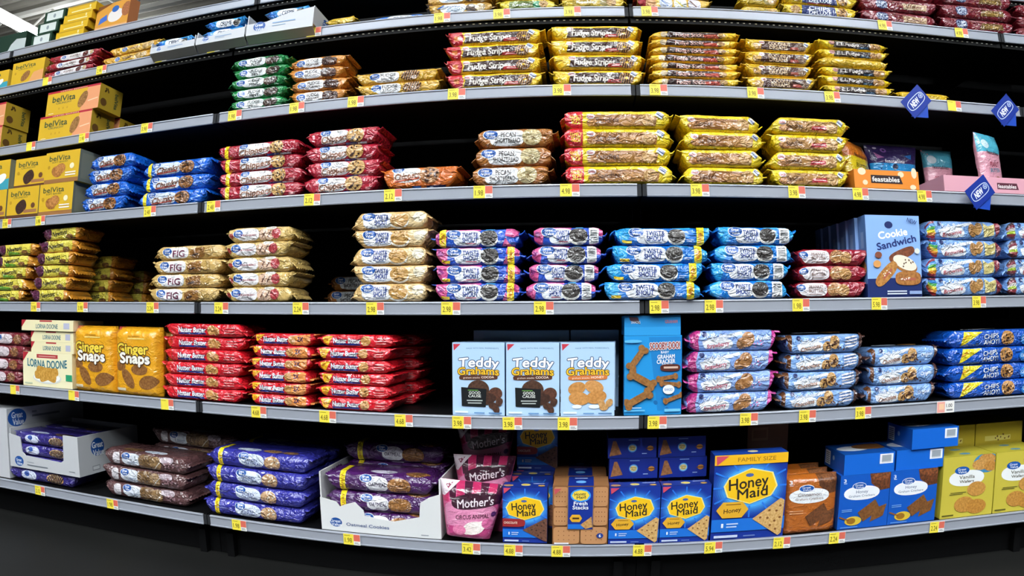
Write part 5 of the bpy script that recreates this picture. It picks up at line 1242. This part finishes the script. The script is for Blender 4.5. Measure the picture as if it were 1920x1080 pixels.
for i, x in enumerate((-.016, .117)):
    s_ = ('left', 'right')[i]
    bx(hm, x, 'F', .125, 0, 'dark blue graham box standing hidden behind the %s honey box' % s_, 'cracker box', HMG)
    bx(hml, x, 'F', .100, .155, 'dark blue graham box lying flat behind the %s honey box, lower one' % s_, 'cracker box', HMG)
    bx(hml, x - .004, 'F', .106, .2098, 'dark blue graham box lying flat behind the %s honey box, upper one' % s_, 'cracker box', HMG)
def f_stacks(A):
    A.rect(0, 1, 0, 1, '8a5a34')
    for cx0, cx1, cy0, cy1 in ((.02, .27, .66, .985), (.73, .985, .66, .985), (.02, .27, .335, .645), (.73, .985, .335, .645), (.02, .49, .02, .315), (.51, .985, .02, .315)):
        A.blob(cx0, cx1, cy0, cy1, 'c28c5e', 7); mx = (cx0 + cx1) / 2
        for gx in (.2, .4, .6, .8):
            for gy in (.25, .5, .75): A.oval(cx0 + gx * (cx1 - cx0), cy0 + gy * (cy1 - cy0), .010, .009, '8a5a34', 6)
    A.rect(.265, .735, .27, 1, '8f6f50'); A.rect(.28, .72, .28, 1, '12308f'); A.oval(.5, .855, .16, .11, '3f9aea', 20); A.oval(.5, .855, .14, .09, 'f0d24a', 8); A.text('Honey', .49, .88, .05, '2b2420', .02, .20, 0, .1); A.text('Maid', .51, .825, .045, '2b2420', .02, .16, 0, .1)
    A.text('Fresh', .5, .725, .06, 'f4f6fa', .03, .24); A.text('Stacks', .5, .655, .06, 'f4f6fa', .03, .28); A.poly([(.42 + q[0] * .10 / A.a, .47 + q[1] * .07) for q in ((-1, 0), (-.6, .9), (.6, .9), (1, 0), (.6, -.9), (-.6, -.9))], 'e0a92c'); A.rect(.36, .48, .455, .485, '4a2c10')
    A.rect(.28, .56, .29, .37, '1c6fd0'); A.poly([(.50, .36), (.70, .50), (.72, .32), (.60, .29)], 'cf9f62', 'crumb', 'b17f44'); A.oval(.86, .17, .055, .045, '243f8c', 14); A.text('6', .86, .17, .05, 'eef1f6', .02); A.rect(.04, .30, .02, .05, 'dfe0e4'); A.poly([(.03, .97), (.16, .97), (.04, .87)], 'c7545c')
def t_stacks(A):
    A.rect(0, 1, 0, 1, '9a6a42'); A.rect(.0, 1, .46, .52, '8a5a34'); A.rect(.27, .73, 0, 1, '142f8c'); A.oval(.5, .4, .12, .14, '6fb2ea', 12); A.rect(.38, .62, .75, .82, 'c2cfe8')
fs = carton('cracker_box', .140, .1585, .110, 'a87444', f_stacks, t_stacks)
FS = 'tan cracker stack boxes'
bx(fs, -.1525, 'F', .006, 0, 'tan cracker stack box with blue band at the very front', 'cracker box', FS)
for i in range(2): bx(fs, -.156 - .002 * i, 'F', .124 + .118 * i, 0, 'tan cracker stack box with blue band, %s behind the front one' % ('first', 'second')[i], 'cracker box', FS)
def f_gv(kind):
    def f(A):
        c = {'cinn': 'b5621f', 'honey': '0f56b8', 'van': 'c9b944'}[kind]
        A.rect(0, 1, 0, 1, c)
        if kind != 'van':
            A.text('3', .09, .90, .06, 'e9edf4', .02, .05); A.rect(.07, .13, .845, .855, 'dfe6f0')
            q = [(.58, 1), (1, 1), (1, .70), (.80, .68), (.62, .82)]
            A.poly(q, '6a4026' if kind == 'cinn' else '7a4426', 'crumb', '4a2a18'); A.poly([(.60, .98), (1, 1), (1, .9), (.8, .86), (.64, .9)], '8f5a34' if kind == 'cinn' else 'a05c34', 'crumb', '5a3420')
            A.oval(.44, .66, .36, .13, 'eef0f3', 24, 2.3); A.oval(.38, .79, .14, .065, 'f0f3f7', 18); A.oval(.38, .79, .13, .055, '1553a5', 18); A.text('Great', .375, .808, .035, 'f2f5fa', .012, .16); A.text('Value', .385, .765, .035, 'f2f5fa', .012, .16)
            A.text('Cinnamon' if kind == 'cinn' else 'Honey', .44, .685, .055, '5a3a2a' if kind == 'cinn' else '4d5f84', .008, .44 if kind == 'cinn' else .24); A.text('Graham Crackers', .44, .61, .04, '8a6a5a' if kind == 'cinn' else '4d5f84', .006, .52)
            b = ('7a4a2a', '5c3620') if kind == 'cinn' else ('8a5a2e', '6b421f')
            A.poly([(.64, .10), (.90, .20), (.96, .42), (.70, .34)], b[0], 'crumb', b[1]); A.poly([(.38, .30), (.72, .52), (.84, .32), (.50, .12)], b[0], 'crumb', b[1]); A.line(.40, .285, .50, .125, .008, '4a2c18')
            if kind == 'honey': A.oval(.30, .15, .17, .085, 'd8b83a', 18); A.oval(.26, .15, .09, .06, '9a6a1c', 14); A.line(-.0 + .02, .24, .22, .16, .025, '8a5424'); A.rect(.06, .26, .36, .372, '7fb0ea'); A.rect(.06, .26, .33, .342, '7fb0ea'); A.rect(.06, .40, .03, .045, '6aa0e0')
            else: A.rect(.10, .34, .40, .412, 'e0a878'); A.rect(.10, .34, .36, .372, 'e0a878'); A.poly([(0, .10), (.5, .03), (.5, 0), (0, 0)], 'c4703a'); A.poly([(.88, .1), (1, .12), (1, 0), (.86, 0)], '5a2a16')
        else:
            A.oval(.83, .86, .26, .16, '3f86b4', 22); A.cookie(.84, .92, .17, .09, 'd39a52', 'b17a36'); A.cookie(.72, .84, .17, .09, 'dba45c', 'b98440'); A.cookie(.92, .80, .14, .08, 'cf9448', 'ab7430')
            A.oval(.46, .64, .34, .13, 'eef0ee', 24, 2.3); A.oval(.36, .77, .14, .065, '1553a5', 18); A.text('Great', .355, .788, .035, 'f2f5fa', .012, .16); A.text('Value', .365, .745, .035, 'f2f5fa', .012, .16); A.text('Vanilla', .46, .66, .055, '4d4a34', .012, .30); A.text('Wafers', .46, .59, .045, '4d4a34', .012, .28)
            A.cookie(.66, .45, .18, .12, 'd39a4c', 'b5803a'); A.cookie(.44, .21, .19, .13, 'cf9646', 'b17a34'); A.cookie(.68, .16, .19, .12, 'cb9040', 'ad742e'); A.rect(.16, .46, .41, .42, '4d4a24'); A.rect(.14, .40, .385, .395, '4d4a24'); A.rect(.03, .25, .04, .06, '5a551e')
    return f
cinn = pouch('cracker_bag', .153, .158, .06, 'b5621f', f_gv('cinn'), 9, 1.0, 1.0, .02, 10.0)
CN = 'orange cinnamon cracker bags'
bx(cinn, .462, 'F', .012, 0, 'orange cinnamon cracker bag in front', 'cracker bag', CN)
bx(cinn, .458, 'F', .078, 0, 'orange cinnamon cracker bag, second behind the front one', 'cracker bag', CN); bx(cinn, .454, 'F', .144, .0, 'orange cinnamon cracker bag, third behind the front one', 'cracker bag', CN)
gh = carton('cracker_box', .152, .151, .07, '0d4ca4', f_gv('honey'), top_plain('0f56b8'), [(-1, lambda A: (A.rect(0, 1, 0, 1, '0b4290'), A.rect(.3, .7, .2, .8, '2f66ae')))])
bc = carton('shipping_carton', .13, .262, .12, '7a4a26', lambda A: (A.rect(0, 1, 0, 1, '7a4a26'), A.rect(.1, .5, .80, .95, '9a6a44'), A.rect(.14, .46, .83, .92, '7a4a26')))
bx(bc, .405, 'F', .30, 0, 'dark brown carton deep behind the orange cinnamon bags', 'carton', 'brown cartons')
GH = 'bright blue honey graham boxes'
bx(gh, .6185, 'F', .012, 0, 'bright blue honey graham box standing beside the orange bag', 'cracker box', GH)
bx(gh, .772, 'F', .012, 0, 'bright blue honey graham box standing beside the yellow box', 'cracker box', GH)
def f_ghlie(A):
    A.rect(0, 1, 0, 1, '1064cc'); A.rect(.70, .97, .44, .92, 'e9edf2'); A.rect(.74, .93, .50, .86, '9aa2aa'); A.rect(.745, .925, .52, .54, 'e9edf2')
def s_ghlie(A):
    A.rect(0, 1, 0, 1, '0d50aa'); A.rect(.05, .30, .15, .85, 'e4e8ee')
    for q in range(6): A.rect(.08, .27, .22 + .1 * q, .26 + .1 * q, '555a60')
    A.oval(.48, .6, .14, .12, '8fa8c8', 12)
ghl = carton('cracker_box', .154, .0555, .16, '0f5cbe', f_ghlie, lambda A: (A.rect(0, 1, 0, 1, '0c4898'), A.oval(.35, .5, .3, .22, 'd9dfe6', 18), A.cookie(.75, .6, .35, .25, '8a5a2e', '6b421f')), [(-1, s_ghlie)])
bx(ghl, .627, 'F', .012, .1514, 'bright blue graham box lying flat on the left standing one', 'cracker box', GH)
bx(ghl, .789, 'F', .016, .1514, 'bright blue graham box lying flat, middle of the right pile', 'cracker box', GH)
bx(ghl, .832, 'F', .010, .2072, 'bright blue graham box lying flat, topmost of the right pile', 'cracker box', GH, .02)
van = carton('wafer_box', .176, .176, .06, 'c4b63a', f_gv('van'), lambda A: (A.rect(0, 1, 0, 1, 'b9ad38'), A.oval(.5, .5, .3, .2, '4a86a8', 14)))
VN = 'yellow vanilla wafer boxes'
bx(van, .953, 'F', .010, 0, 'yellow vanilla wafer box beside the bright blue boxes', 'wafer box', VN)
bx(van, 1.133, 'F', .010, 0, 'yellow vanilla wafer box cut by the right edge', 'wafer box', VN)
bx(van, .955, 'F', .072, 0, 'yellow vanilla wafer box in the second row, left', 'wafer box', VN); bx(van, 1.135, 'F', .072, 0, 'yellow vanilla wafer box in the second row, right', 'wafer box', VN)
vanl = carton('wafer_box', .176, .06, .17, 'a8982c', lambda A: (A.rect(0, 1, 0, 1, 'b39f2c'), A.rect(.2, .75, .1, .35, 'd3c468'), A.bits(.5, .25, .8, .2, 8, .06, '6a4a1c', 2)))
for i, x in enumerate((.958, 1.138)):
    bx(vanl, x, 'F', .136, 0.0, 'dark yellow wafer box lying lowest in the rear %s pile' % ('left', 'right')[i], 'wafer box', VN)
    for k in (1, 2, 3): bx(vanl, x, 'F', .136, .0603 * k, 'dark yellow wafer box lying %s in the rear %s pile' % (('', 'second', 'third', 'topmost')[k], ('left', 'right')[i]), 'wafer box', VN)

# white tray with blue packets on the second level
def wide_tray(w, hl, hr, side_h):
    """low white tray whose front hangs over the rail, with a sloping underside"""
    t = empty('display_tray'); m = mat('c6c8cc', 'card'); th = .003
    bm = bmesh.new(); prism(bm, [(-w / 2, -.010), (w / 2, -.010), (w / 2, hr), (w * .1, hl * .4 + hr * .6), (-w * .2, hl), (-w / 2, hl)], 0, th); mesh_obj('front_panel', bm, m, t)
    bm = bmesh.new()
    vs = [bm.verts.new(c) for q in (-1, 1) for c in ((q * w / 2, .0005, -.0105), (q * w / 2, .029, -.030), (q * w / 2, .029, -.027), (q * w / 2, .0035, -.0102))]
    for f in ((0, 1, 5, 4), (1, 2, 6, 5), (2, 3, 7, 6), (3, 0, 4, 7), (0, 3, 2, 1), (4, 5, 6, 7)): bm.faces.new([vs[i] for i in f])
    bmesh.ops.recalc_face_normals(bm, faces=bm.faces[:]); mesh_obj('under_panel', bm, mat('b3b1aa', 'card'), t)
    box_obj('bottom_panel', m, t, -w / 2 + th, w / 2 - th, th + .0002, .2, .0002, .003)
    for q in (-1, 1): box_obj('side_panel', m, t, q * (w / 2 - th / 2) - th / 2, q * (w / 2 - th / 2) + th / 2, th + .0002, .2, .0002, side_h)
    hh = (hl + hr) / 2 + .010
    A = Art(w, hh, 'card'); A.oval(.20, .5, .40, .30, '1b4f9a', 20); A.text('Great', .195, .60, .20, 'e8eef6', .02, .12); A.text('Value', .205, .32, .20, 'e8eef6', .02, .12)
    A.rect(.40, .74, .55, .62, '7fa0c8'); A.rect(.40, .60, .38, .43, '9ab4d2')
    A.finish('printed_front', t, lambda x, y, l: Vector(((x - .5) * w, -l, -.010 + y * hh)), None, .0004, False)
    A = Art(.2, side_h, 'card'); A.oval(.5, .55, .36, .30, '1b4f9a', 18); A.text('Great', .49, .62, .16, 'e8eef6', .02, .2); A.text('Value', .51, .42, .16, 'e8eef6', .02, .2)
    A.finish('printed_side', t, lambda x, y, l: Vector((w / 2 + l, x * .2, y * side_h)), None, .0004, False)
    return t
for i, (x0, x1, hl, hr, sh) in enumerate(((-1.535, -1.352, .012, .014, .03), (-1.346, -1.162, .014, .026, .035), (-1.156, -.925, .030, .058, .062))):
    bx(wide_tray(x1 - x0, hl, hr, sh), (x0 + x1) / 2, 'A', .065, .0, 'white display tray with blue oval hanging over the rail, %s of three' % ('leftmost', 'middle', 'rightmost and tallest')[i], 'display tray', 'white trays hanging over the rail')
bs = packet_of('blue_small', .160, .034, 0)
bx(bs, -1.445, 'A', .075, .0034, 'blue packet in the leftmost white tray', 'cookie packet', 'blue packets in the white trays')
bx(bs, -1.250, 'A', .075, .0034, 'blue packet in the middle white tray, lower one', 'cookie packet', 'blue packets in the white trays')
bx(bs, -1.245, 'A', .075, .0377, 'blue packet in the middle white tray, upper one', 'cookie packet', 'blue packets in the white trays')
bx(bs, -1.03, 'A', .075, .0034, 'blue packet in the rightmost white tray, lower one', 'cookie packet', 'blue packets in the white trays')
bx(bs, -1.02, 'A', .075, .0377, 'blue packet in the rightmost white tray, upper one', 'cookie packet', 'blue packets in the white trays')
ys = packet_of('keeb_plain', .105, .030, 0)
bx(ys, -.852, 'A', .11, 0, 'small yellow packet right of the white tray', 'cookie packet', 'small packets right of the white tray')
bx(bs, -.78, 'A', .265, 0, 'blue packet set back right of the white tray', 'cookie packet', 'small packets right of the white tray', .3)

# uppermost shelf
def f_green(A): A.rect(0, 1, 0, 1, '1f3d2c'); A.rect(.12, .90, .12, .88, 'cfd6d2'); A.oval(.5, .5, .16, .2, '8a949a', 10)
gbx = carton('storage_carton', .118, .0475, .16, '1f3d2c', f_green)
for i in range(3): bx(gbx, (-2.279, -2.252, -2.222)[i], 'T', .234, .048 * i, 'dark green carton with white label, %s of three' % ('bottom', 'middle', 'topmost')[i], 'carton', 'dark green cartons')
gbg = carton('storage_carton', .20, .082, .18, '20382b', lambda A: (A.rect(0, 1, 0, 1, '20382b'), A.poly([(.45, 0), (1, 0), (1, .6), (.7, .66), (.55, .4)], 'b9c2c0')))
bx(gbg, -2.475, 'T', .234, 0, 'larger dark green carton at the upper left corner', 'carton', 'dark green cartons')
def f_yel(A): A.rect(0, 1, 0, 1, 'd6ac1c'); A.rect(.05, .95, .84, .98, 'b8901a'); A.rect(.15, .85, .2, .34, 'efe0a4'); A.oval(.8, .6, .12, .2, 'e9dca8', 10)
yb = carton('storage_carton', .155, .0345, .16, 'cfa41c', f_yel)
for i in range(4): bx(yb, (-2.115, -2.10, -2.085, -2.07)[i], 'T', .234, .0348 * i, 'yellow carton, %s of the stack of four' % ('bottom', 'second from bottom', 'third from bottom', 'topmost')[i], 'carton', 'yellow cartons')
def f_orange(A):
    A.rect(0, 1, 0, 1, 'd99a3c'); A.oval(.60, .50, .36, .24, 'e3dcd6', 20, 2.2); A.oval(.58, .74, .17, .12, '2f62ac', 16); A.poly([(.10, .30), (.36, .40), (.34, .62), (.14, .52)], '3f6cc0'); A.poly([(0, .8), (.5, 1), (0, 1)], '7a4a22'); A.cookie(.92, .62, .22, .26, 'b9744a', '8f5430'); A.poly([(0, 0), (1, 0), (1, .1), (0, .22)], 'e0a878')
ob = carton('cookie_box', .19, .118, .055, 'd3923a', f_orange, None, [(1, lambda A: A.rect(0, 1, 0, 1, 'b9744a'))])
bx(ob, -1.905, 'T', .245, 0, 'orange cookie box turned a little on the uppermost shelf', 'cookie box', 'orange cookie boxes', -.12)

for p in [VAR[k] for k in VAR] + list(TAGS.values()):     # a variant that no place has used
    if p.name not in USED:
        for c in list(p.children): bpy.data.objects.remove(c)
        bpy.data.objects.remove(p)
